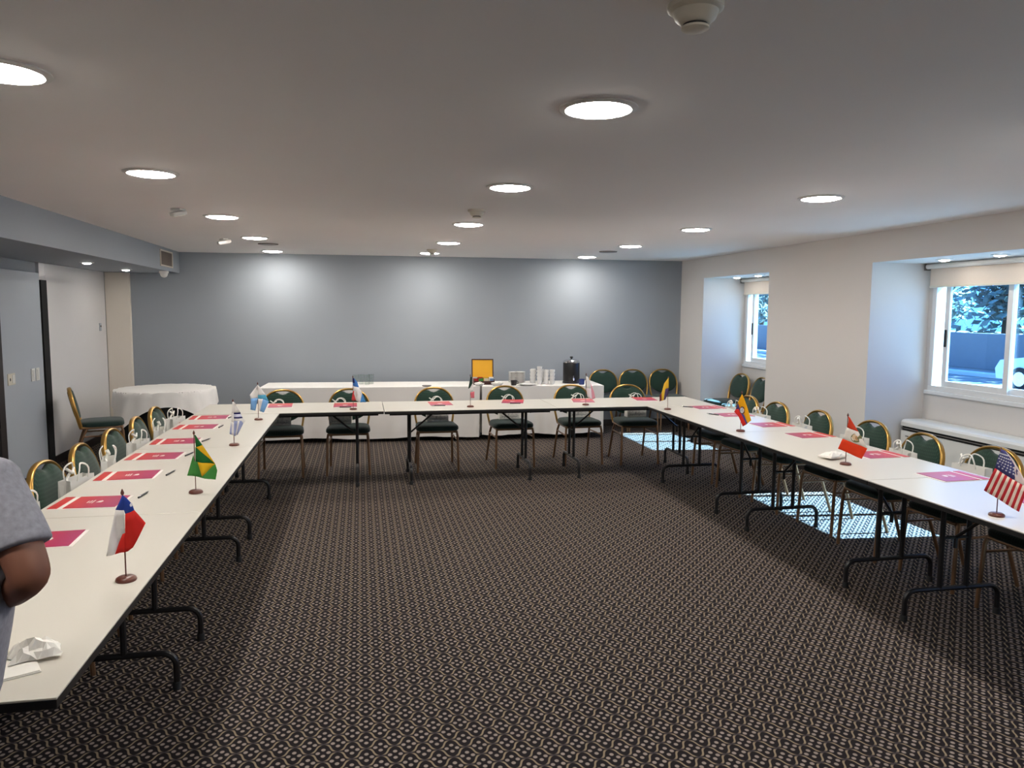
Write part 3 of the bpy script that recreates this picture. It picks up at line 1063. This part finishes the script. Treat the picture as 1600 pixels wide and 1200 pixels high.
for k in range(NS):
    a, b_ = top_line[k], top_line[k + 1]
    c_, d_ = B0.lerp(B1, (k + 1) / NS), B0.lerp(B1, k / NS)
    st.append((((186, 44, 52) if k % 2 == 0 else (234, 214, 200)), [tuple(a), tuple(b_), tuple(c_), tuple(d_)]))
st.append(((72, 72, 126), [(942, 222), (985, 230), (1112, 480), (1062, 575), (872, 455), (905, 330)]))
st.append(((232, 214, 214), [(985, 230), (1062, 335), (1165, 560), (1190, 640), (1062, 575), (1112, 480)]))
stars = []
for i in range(6):
    for j in range(6):
        u, v = (i + .5 + (.25 if j % 2 else -.25)) / 6, (j + .6) / 6.3
        l = Vector((942, 224)).lerp(Vector((880, 445)), v)
        r_ = Vector((985, 232)).lerp(Vector((1068, 555)), v)
        l = Vector((935, 250)).lerp(Vector((880, 440)), v)
        r_ = Vector((1000, 262)).lerp(Vector((1098, 480)), v)
        p = l.lerp(r_, u)
        stars.append((p.x + 10 * u, p.y + 75 * u * v))
flag(2.965, 2.99, 'small flag with red and white stripes and starred blue canton, nearest on the window side', 8, (862, 1025), (944, 212), st, emblem=None, stars=stars, fold=.005)


# ------------------------------------------------------------------ napkins on the tables
def crumple(name, label, loc, size, seed, rz=0):
    rnd = random.Random(seed)
    n = 9
    vs = []
    for j in range(n):
        for i in range(n):
            u, v = i / (n - 1) - .5, j / (n - 1) - .5
            e = 1 - 2 * max(abs(u), abs(v))
            vs.append((u * size[0] + rnd.uniform(-.006, .006), v * size[1] + rnd.uniform(-.006, .006), .004 + size[2] * (e ** .6 if e > 0 else 0) * rnd.uniform(.55, 1.1)))
    fs = [(j * n + i, j * n + i + 1, (j + 1) * n + i + 1, (j + 1) * n + i) for j in range(n - 1) for i in range(n - 1)]
    ob = MB().add(vs, fs).build(name, M['paper'], loc=loc, rot=(0, 0, rz))
    sd = ob.modifiers.new('thickness', 'SOLIDIFY')
    sd.thickness = .0015
    return tag(ob, label, 'napkin')


t = thing('paper_napkin', 'flat folded white napkin near the left table end beside the person', 'napkin', (-.935, 2.13, TH), .5)
MB().bbox(-.075, .075, -.06, .06, 0, .004, .0015).build('lower_fold', M['paper'], t)
MB().bbox(-.072, .072, -.058, .058, .004, .007, .0012).build('upper_fold', M['paper'], t)
crumple('tissue', 'crumpled white tissue on the folded napkin near the left table end', (-.895, 2.215, TH + .006), (.12, .10, .05), 3, .4)
t = thing('lip_balm', 'small tube with a green cap beside the crumpled tissue', 'tube', (-.965, 2.225, TH), 1.1)
MB().tube([(0, -.03, .009), (0, .012, .009)], .0088, 12).build('tube', M['cream_plastic'], t, True)
MB().tube([(0, .012, .009), (0, .034, .009)], .0092, 12).build('cap', cmat((30, 96, 66)), t, True)
t = thing('napkin_bundle', 'cream folded napkin bundle beside the red and white crested flag', 'napkin', (3.06, 4.40, TH), .35)
MB().bbox(-.095, .095, -.05, .05, .012, .022, .004).build('plate', M['paper'], t)
MB().lathe([(.04, 0), (.055, .012)], 16).build('plate_foot', M['paper'], t, True)
crm = crumple('paper_fold', 'x', (0, 0, .020), (.17, .10, .03), 11)
crm.parent = t
for k_ in ('label', 'category'):
    del crm[k_]
crm.location = (0, 0, .020)


# ------------------------------------------------------------------ buffet with cloths
BR = -.055                                   # the buffet stands slightly turned
BX, BY = 1.0, 9.72                           # middle of its front edge
BH = .71
bmat = Matrix.Translation((BX, BY, 0)) @ Matrix.Rotation(BR, 4, 'Z')
def bpt(x, y, z=BH): return bmat @ Vector((x, y, z))


def cloth_box(x0, x1, y0, y1, top, hem, seed, name, label):
    rnd = random.Random(seed)
    per = []
    def seg(ax, ay, bx, by, n):
        for k in range(n):
            t_ = k / n
            per.append((ax + (bx - ax) * t_, ay + (by - ay) * t_, (by - ay), -(bx - ax)))
    seg(x0, y0, x1, y0, 70)
    seg(x1, y0, x1, y1, 20)
    seg(x1, y1, x0, y1, 40)
    seg(x0, y1, x0, y0, 20)
    ph = [rnd.uniform(0, 6.28) for _ in range(4)]
    rings = []
    cx, cy = (x0 + x1) / 2, (y0 + y1) / 2
    for i, (f, z) in enumerate(((.0, top), (.0, top - .004), (.15, top - .10), (.4, top - .28), (.7, hem + .18), (1.0, hem))):
        r = []
        for k, (x, y, nx, ny) in enumerate(per):
            l = math.hypot(nx, ny)
            s = k * .35
            w = f * (.014 * math.sin(s * 1.1 + ph[0]) + .010 * math.sin(s * 2.3 + ph[1]) + .004)
            zz = z + (f > .9) * (.010 * math.sin(s * .5 + ph[2]))
            r.append((x + nx / l * w + (x - cx) * .0, y + ny / l * w, zz))
        rings.append(r)
    ob = MB().rings(rings, True, False).build(name, M['cloth'], smooth=True)
    ob.matrix_world = bmat
    return tag(ob, label, 'tablecloth', 'white cloths on the buffet')


for k, (a, b_) in enumerate(((-2.28, .52), (.55, 2.19))):
    t = thing('buffet_table', 'long table hidden under the white cloth of the buffet, %s part' % ('left', 'right')[k], 'table', bpt((a + b_) / 2, .40, 0), BR, 'tables under the buffet cloths')
    h = (b_ - a) / 2 - .03
    MB().bbox(-h, h, -.33, .33, BH - .03, BH - .006, .003).build('tabletop', M['laminate'], t)
    for sx in (-1, 1):
        for sy in (-1, 1):
            MB().tube([(sx * (h - .15), sy * .26, 0), (sx * (h - .15), sy * .26, BH - .03)], .015, 8).build('leg', M['black'], t, True)
    cloth_box(a, b_, 0, .76, BH, .05 + .02 * k, 5 + k, 'tablecloth', 'white floor-length cloth on the %s part of the buffet' % ('long left', 'shorter right')[k])

# tea box
p = bpt(.60, .33)
t = thing('tea_box', 'open dark wooden tea box with a yellow-lined lid on the buffet', 'tea box', p, BR)
MB().box(-.14, .14, -.10, .10, 0, .008).box(-.14, -.132, -.10, .10, .008, .07).box(.132, .14, -.10, .10, .008, .07).box(-.132, .132, -.10, -.092, .008, .05).box(-.132, .132, .092, .10, .008, .07).build('tray', M['darkwood'], t)
lid = MB().box(-.15, .15, 0, .012, 0, .015).box(-.15, .15, 0, .012, .255, .27).box(-.15, -.136, 0, .012, .015, .255).box(.136, .15, 0, .012, .015, .255).build('lid', M['darkwood'], t, loc=(0, .10, .065), rot=(-.12, 0, 0))
MB().box(-.136, .136, .004, .010, .015, .255).build('lining', M['yellow'], lid)
rnd = random.Random(4)
pc = [(150, 40, 40), (60, 130, 60), (200, 190, 170), (120, 150, 190), (210, 206, 196), (170, 48, 46), (208, 170, 60), (220, 214, 200)]
for k in range(8):
    x = -.112 + (k % 4) * .075
    y = -.04 + (k // 4) * .09
    MB().box(-.03, .03, -.008, .008, 0, .068).box(-.028, .028, .009, .02, 0, .064).build('tea_sachet', cmat(pc[k]), t, loc=(x, y, .012 + .012 * (k // 4)), rot=(rnd.uniform(-.3, .1), 0, rnd.uniform(-.1, .1)))


def saucer(p, label, r=.075, group='white saucers stacked on the buffet', name='saucer'):
    ob = MB().lathe([(r * .5, 0), (r * .55, .002), (r * .98, .014), (r, .0155), (r * .96, .0165), (r * .5, .006)], 26).build(name, M['porcelain'], smooth=True)
    ob.location = p
    return tag(ob, label, 'plate', group)


s0 = None
for cx, cy, n, lb in ((1.10, .33, 13, 'white saucer in the tall front stack left of the cups'), (1.035, .47, 12, 'white saucer in the stack farther back, left of the cups')):
    for k in range(n):
        p = bpt(cx, cy, BH + .0125 * k)
        if s0 is None:
            s0 = saucer(p, lb)
        else:
            c = s0.copy(); col.objects.link(c); c.location = p; c['label'] = lb
cup0 = None
def cup_build():
    o = thing('coffee_cup', 'cup', 'cup', (0, 0, 0))
    MB().lathe([(.024, 0), (.026, .004), (.036, .028), (.038, .055), (.036, .055), (.033, .028), (.022, .008)], 22, cap_t=True).build('bowl', M['porcelain'], o, True)
    pts = [(.035, 0, .046), (.050, 0, .044), (.055, 0, .032), (.048, 0, .02), (.034, 0, .018)]
    MB().tube(pts, .0035, 6).build('handle', M['porcelain'], o, True)
    return o
cup0 = cup_build()
c_used = [False]
for q, (cx, cy, n) in enumerate(((1.27, .30, 4), (1.355, .24, 5), (1.45, .27, 4), (1.535, .26, 4), (1.30, .43, 4), (1.41, .42, 4))):
    for k in range(n):
        c = place(cup0, c_used, bpt(cx, cy, BH + k * .047), BR + .6 * (k % 3) + q, 'white coffee cup in the %s stack between the saucers and the urn' % ('first front', 'tallest front', 'third front', 'front right', 'left rear', 'right rear')[q])
        c['group'] = 'white coffee cups stacked on the buffet'
def plate(p, label):
    ob = MB().lathe([(.06, 0), (.065, .003), (.115, .018), (.12, .021), (.113, .022), (.06, .007)], 30).build('plate', M['porcelain'], smooth=True)
    ob.location = p
    return tag(ob, label, 'plate')
plate(bpt(1.17, .12), 'flat white plate in front of the saucer stacks')
def bowl(p, label, r=.07):
    o = thing('sugar_bowl', label, 'bowl', p, 0, 'low bowls in front of the tea box')
    MB().lathe([(r * .55, 0), (r * .8, .012), (r, .035), (r * .95, .035), (r * .7, .015), (r * .3, .008)], 24).build('dish', M['porcelain'], o, True)
    rr = random.Random(int(p[0] * 100))
    for k in range(7):
        a = k * .9
        MB().bbox(-.024, .024, -.006, .006, -.004, .004, .002).build('sugar_packet', M['paper'], o, loc=(math.cos(a) * r * .45, math.sin(a) * r * .45, .03 + .003 * k), rot=(rr.uniform(-.3, .3), rr.uniform(-.3, .3), a))
    return o
bowl(bpt(.52, .10), 'low white bowl in front of the left side of the tea box')
bowl(bpt(.76, .12), 'white dish of packets in front of the right side of the tea box', .085)
o = thing('black_cup', 'small black cup between the tea box and the plates', 'cup', bpt(.985, .12))
MB().lathe([(.032, 0), (.036, .005), (.045, .06), (.048, .066), (.042, .06), (.030, .012)], 22).build('bowl', M['black'], o, True)
MB().tube([(.043, 0, .055), (.062, 0, .048), (.064, 0, .03), (.040, 0, .02)], .004, 6).build('handle', M['black'], o, True)
o = thing('coffee_urn', 'tall black coffee urn with a chrome lid on the right end of the buffet', 'urn', bpt(1.83, .40), BR)
MB().lathe([(.118, 0), (.122, .01), (.118, .022)], 32).build('base_ring', M['black'], o, True)
MB().lathe([(.112, .022), (.115, .04), (.115, .275), (.112, .285)], 32).build('body', M['black'], o, True)
l_ = MB().lathe([(.118, .285), (.118, .297), (.10, .318), (.06, .332), (.02, .336)], 32).build('lid', M['chrome'], o, True)
MB().lathe([(.012, .336), (.014, .346), (.024, .352), (.022, .366), (.006, .37)], 16).build('knob', M['black'], l_, True)
MB().tube([(0, -.112, .075), (0, -.15, .075), (0, -.155, .05)], .011, 10).tube([(0, -.14, .08), (0, -.14, .11)], .006, 8).build('spigot', M['chrome'], o, True)
o = thing('blue_mug', 'small dark blue mug beside the foot of the coffee urn', 'mug', bpt(1.925, .17))
MB().lathe([(.034, 0), (.038, .006), (.040, .075), (.036, .075), (.033, .01)], 22).build('body', M['bluecup'], o, True)
MB().tube([(-.038, 0, .06), (-.06, 0, .055), (-.06, 0, .028), (-.038, 0, .022)], .0045, 6).build('handle', M['bluecup'], o, True)
o = thing('paper_mat', 'white paper mat in front of the coffee urn', 'paper', bpt(1.76, .15), BR)
MB().bbox(-.11, .11, -.09, .09, 0, .0015, .0005).build('sheet', M['paper'], o)
g0 = None
for k, (x, y) in enumerate(((-1.10, .35), (-1.03, .42), (-.95, .36), (-.90, .45))):
    p = bpt(x, y)
    if g0 is None:
        g0 = MB().lathe([(.030, 0), (.033, .004), (.037, .135), (.0355, .135), (.0315, .010)], 20).build('drinking_glass', M['tumbler'], smooth=True)
        tag(g0, 'clear tall drinking glass on the left part of the buffet', 'glass', 'drinking glasses on the buffet')
        o = g0
    else:
        o = g0.copy(); col.objects.link(o)
    o.location = p
o = thing('dark_tray', 'small flat dark dish lying on the buffet', 'dish', bpt(-.17, .10), BR)
MB().lathe([(.045, 0), (.06, .006), (.062, .012), (.056, .012), (.044, .004)], 24).build('dish', M['grey_plastic'], o, True)

# ------------------------------------------------------------------ round table in the far left corner
RC = Vector((-2.33, 9.72, 0))
o = thing('round_table', 'round table in the far left corner hidden under white and black cloths', 'table', RC)
MB().lathe([(.55, .712), (.56, .716), (.56, .732), (.55, .734)], 40).build('tabletop', M['darkwood'], o, True)
MB().lathe([(.045, .03), (.04, .71)], 16).build('pedestal', M['black'], o, True)
MB().lathe([(.30, 0), (.28, .02), (.06, .04)], 24).build('foot', M['black'], o, True)
rings = []
for i in range(8):
    z = .733 - i * .103
    rings.append([(RC.x + math.cos(2 * PI * k / 72) * (.545 + (.012 * i / 7) * math.sin(k * 1.7)), RC.y + math.sin(2 * PI * k / 72) * (.545 + (.012 * i / 7) * math.sin(k * 1.7)), z) for k in range(72)])
tag(MB().rings(rings, False, False).build('table_skirt', M['matt_black'], smooth=True), 'black skirt under the white cloth of the round table', 'table skirt')
SQ, ROT = .745, math.radians(13)
rings = []
nk = 96
def cl(t_, k):
    a = 2 * PI * k / nk
    ca, sa = math.cos(a), math.sin(a)
    Rs = SQ / max(abs(math.cos(a - ROT)), abs(math.sin(a - ROT)))
    L = Rs * t_
    if L <= .572:
        return (RC.x + ca * L, RC.y + sa * L, .741)
    d = L - .572
    corner = (Rs - SQ) / (SQ * .414)
    out = .572 + d * (.10 + .26 * corner) + .006 * math.sin(k * 1.3) * min(1, d * 6)
    return (RC.x + ca * out, RC.y + sa * out, .741 - d * .97)
for t_ in (.02, .25, .46):
    rings.append([cl(t_, k) for k in range(nk)])
for t_ in (.46, .5, .54, .58, .62, .665, .70, .76, .82, .88, .94, 1.0)[1:]:
    rings.append([cl(t_, k) for k in range(nk)])
tag(MB().rings(rings, True, False).build('tablecloth', M['cloth'], smooth=True), 'white square cloth draped over the round table in the far left corner', 'tablecloth')


# ------------------------------------------------------------------ person at the left table end
def skinned(name, joints, bones, m, parent, root=0, sub=2):
    me = bpy.data.meshes.new(name)
    me.from_pydata([j[:3] for j in joints], bones, [])
    ob = bpy.data.objects.new(name, me)
    col.objects.link(ob)
    ob.parent = parent
    me.materials.append(m)
    sk = ob.modifiers.new('skin', 'SKIN')
    sk.use_smooth_shade = True
    for i, j in enumerate(joints):
        sv = me.skin_vertices[0].data[i]
        r = j[3]
        sv.radius = r if isinstance(r, tuple) else (r, r)
        sv.use_root = (i == root)
    ss = ob.modifiers.new('subdivision', 'SUBSURF')
    ss.levels = sub
    ss.render_levels = sub
    return ob


px, py = -.875, 1.68
person = thing('person', 'person in a grey t-shirt standing at the left table end, cut off by the frame', 'person', (px, py, 0))
# joints relative to the person's base: facing +y (away from the viewer)
SH = (.168, .0, 1.335)
EL = (.268, -.085, 1.160)
WR = (.085, .10, 1.075)
J = [(-.06, -.01, .95, (.085, .07)), (-.03, .0, 1.08, (.10, .07)), (0, .0, 1.22, (.12, .08)), (0, -.005, 1.34, (.10, .075)), (0, .0, 1.41, .052), (0, .012, 1.47, .05),
     (0, .02, 1.54, (.068, .078)), (0, .03, 1.62, (.076, .092)), (0, .02, 1.69, (.058, .07)),
     (0.138, 0, 1.345, .052), (0.192, -.045, 1.245, .045), (0.232, -.082, 1.165, .040), (0.155, .0, 1.115, .036), (0.070, .09, 1.075, .026),
     (-.168, 0, 1.345, .052), (-.215, -.03, 1.24, .045), (-.25, -.05, 1.15, .040), (-.16, .03, 1.09, .036), (-.07, .115, 1.07, .026),
     (.02, -.01, .86, .06), (.03, .01, .50, .05), (.035, -.015, .28, .045), (.04, -.02, .09, .036), (.045, .10, .035, .034), (.045, .16, .03, .026),
     (-.165, -.01, .86, .06), (-.17, .01, .50, .05), (-.175, -.015, .28, .045), (-.18, -.02, .09, .036), (-.185, .10, .035, .034), (-.185, .16, .03, .026)]
bones = [(0, 1), (1, 2), (2, 3), (3, 4), (4, 5), (5, 6), (6, 7), (7, 8), (3, 9), (9, 10), (10, 11), (11, 12), (12, 13), (3, 14), (14, 15), (15, 16), (16, 17), (17, 18),
         (0, 19), (19, 20), (20, 21), (21, 22), (22, 23), (23, 24), (0, 25), (25, 26), (26, 27), (27, 28), (28, 29), (29, 30)]
# hands: palm, four fingers and a thumb on each wrist
def hand(wi, sx):
    w = Vector(J[wi][:3])
    d = Vector((-sx * .55, .62, .10)).normalized()
    side = Vector((sx * .62, .55, 0)).normalized()
    pi = len(J)
    J.append((*(w + d * .05), (.030, .018))); bones.append((wi, pi))
    for k in range(4):
        b0 = w + d * .085 + side * (.030 - .020 * k)
        ln = (.030, .036, .033, .025)[k]
        i0 = len(J)
        J.append((*b0, .0095)); bones.append((pi, i0))
        J.append((*(b0 + d * ln + Vector((0, 0, -.006))), .0085)); bones.append((i0, i0 + 1))
        J.append((*(b0 + d * ln * 1.5 + Vector((0, 0, -.026))), .0075)); bones.append((i0 + 1, i0 + 2))
    t0 = w + d * .03 - side * .034
    i0 = len(J)
    J.append((*t0, .0105)); bones.append((pi, i0))
    J.append((*(t0 + d * .035 - side * .016), .009)); bones.append((i0, i0 + 1))
hand(13, 1)
hand(18, -1)
body = skinned('body', J, bones, M['skin'], person)
shirt = skinned('t_shirt', [(-.015, -.03, .82, (.178, .140)), (.002, -.03, .95, (.182, .140)), (.030, -.05, 1.08, (.195, .150)), (.045, -.06, 1.20, (.200, .150)), (0, -.003, 1.325, (.135, .095)), (0, 0, 1.385, .075),
                            (.135, 0, 1.338, .068), (.182, -.036, 1.262, .062), (.206, -.056, 1.225, .060), (.2065, -.0565, 1.2235, .059),
                            (-.165, 0, 1.338, .068), (-.208, -.03, 1.262, .064), (-.230, -.045, 1.222, .064), (-.2305, -.0455, 1.2205, .063)],
                [(0, 1), (1, 2), (2, 3), (3, 4), (4, 5), (4, 6), (6, 7), (7, 8), (8, 9), (4, 10), (10, 11), (11, 12), (12, 13)], M['shirt'], person)
tr = MB()
for s in (-1, 1):
    tr.tube([(s * .07 - .07, -.01, .88), (s * .085 - .07, -.005, .78), (s * .098 - .07, .008, .52), (s * .106 - .07, -.01, .28), (s * .11 - .07, -.015, .07)], [.092, .092, .075, .066, .06], 16)
tr.rings([[(-.07 + math.cos(2 * PI * k / 24) * rx, -.012 + math.sin(2 * PI * k / 24) * ry, z) for k in range(24)] for rx, ry, z in ((.12, .09, .78), (.135, .105, .84), (.135, .10, .92), (.125, .095, .96))])
tr.build('trousers', M['trousers'], person, True)
for s in (-1, 1):
    MB().rings([[(s * .112 - .07 + math.cos(2 * PI * k / 20) * .045 * sc, .055 + math.sin(2 * PI * k / 20) * .13 * sc, z) for k in range(20)] for sc, z in ((1.0, 0), (1.02, .02), (.95, .055), (.7, .08))]).build('shoe', M['matt_black'], person, True)
hr = MB()
rg = []
for i in range(9):
    a = i / 8 * PI * .58
    rr, zz = math.sin(a), math.cos(a)
    rg.append([(math.cos(2 * PI * k / 24) * .090 * rr, .012 + math.sin(2 * PI * k / 24) * .104 * rr - .010 * i / 8, 1.635 + .105 * zz) for k in range(24)])
hr.rings(rg, True, False).build('hair', M['hair'], person, True)
for s in (-1, 1):
    MB().bbox(s * .078 - .008, s * .078 + .008, .0, .03, 1.575, 1.635, .006).build('ear', M['skin'], person, True)
    MB().lathe([(.002, -.008), (.009, -.004), (.010, 0), (.009, .004), (.002, .008)], 12).build('eye', M['paper'], person, True, loc=(s * .032, .112, 1.615))
MB().add([(-.012, .112, 1.575), (.012, .112, 1.575), (0, .140, 1.578), (0, .108, 1.618)], [(0, 1, 2), (0, 2, 3), (1, 3, 2), (0, 3, 1)]).build('nose', M['skin'], person)
MB().bbox(-.022, .022, .098, .110, 1.545, 1.553, .003).build('mouth', M['red'], person)


# ------------------------------------------------------------------ outside the windows
GZ = -.30
struct('ground', MB().box(XO, 70, -60, 90, GZ - .1, GZ), M['asphalt'], 'pale concrete street outside the windows')
tag(MB().bbox(19.2, 19.6, -40, 70, GZ, GZ + .14, .02).build('kerb', M['kerb']), 'pale kerb line across the street', 'kerb')
tag(MB().bbox(22, 22.3, -40, 80, GZ, 1.0, .02).build('street_wall', M['street_wall']), 'low blue-grey wall across the street', 'wall')


def tree(x, y, h, r, seed, label, n=5200):
    rnd = random.Random(seed)
    o = thing('street_tree', label, 'tree', (x, y, GZ), 0, 'trees across the street')
    tr = MB().tube([(0, 0, 0), (.08, .05, h * .3), (-.05, .1, h * .55)], [.2, .15, .08], 10)
    for k in range(5):
        a = k * 1.26
        tr.tube([(0, 0, h * (.28 + .04 * k)), (math.cos(a) * r * .6, math.sin(a) * r * .6, h * (.5 + .05 * k))], [.09, .03], 6)
    tr.build('trunk', M['bark'], o, True)
    cl_ = [(rnd.uniform(-.7, .7) * r, rnd.uniform(-.7, .7) * r, h * rnd.uniform(.24, .9), r * rnd.uniform(.3, .55)) for _ in range(26)]
    b = MB()
    for k in range(n):
        cx, cy, cz, cr = rnd.choice(cl_)
        d = Vector((rnd.gauss(0, 1), rnd.gauss(0, 1), rnd.gauss(0, 1))).normalized() * cr * rnd.uniform(.6, 1)
        p = Vector((cx, cy, cz)) + d
        u = Vector((rnd.gauss(0, 1), rnd.gauss(0, 1), rnd.gauss(0, 1))).normalized()
        v = u.orthogonal().normalized()
        s = rnd.uniform(.14, .26)
        b.add([p - u * s, p + v * s * .5, p + u * s, p - v * s * .5], [(0, 1, 2, 3)])
    fo = b.build('foliage', M['leaf'], o, recalc=False)
    fo['kind'] = 'stuff'
    return o


for k, (x, y, h, r) in enumerate(((25.5, 14.6, 6.5, 2.5), (25.5, 20.2, 7.5, 2.6), (25.5, 25.9, 6.8, 2.6), (26, 31.8, 8, 2.8), (29, 39, 8, 3.0), (30, 46.5, 8.5, 3.3), (31, 54.5, 9, 3.5))):
    tree(x, y, h, r, 20 + k, 'leafy tree behind the street wall, %s from the right' % ords[k])
o = thing('parked_car', 'white car parked across the street, at the right edge of the near window', 'car', (17.6, 15.2, GZ), PI / 2)
def carprof(pts, w): 
    b = MB()
    n = len(pts)
    b.add([(x, -w, z) for x, z in pts] + [(x, w, z) for x, z in pts], [(k, (k + 1) % n, n + (k + 1) % n, n + k) for k in range(n)] + [tuple(range(n)), tuple(reversed(range(n, 2 * n)))])
    return b
carprof([(-2.1, .28), (2.05, .28), (2.1, .55), (1.95, .78), (.95, .92), (.3, 1.36), (-1.1, 1.42), (-1.75, .98), (-2.08, .92)], .82).build('body', M['carpaint'], o)
carprof([(.82, .94), (.28, 1.30), (-.35, 1.34), (-.35, .94)], .825).build('window', M['carglass'], o)
carprof([(-.45, .94), (-.45, 1.34), (-1.05, 1.36), (-1.5, .98)], .825).build('window', M['carglass'], o)
for x in (-1.3, 1.3):
    for s in (-1, 1):
        w = MB().tube([(x, s * .66, .31), (x, s * .84, .31)], .31, 24).build('wheel', M['rubber'], o, True)
        MB().tube([(x, s * .80, .31), (x, s * .85, .31)], .19, 16).build('hubcap', M['chrome'], w, True)
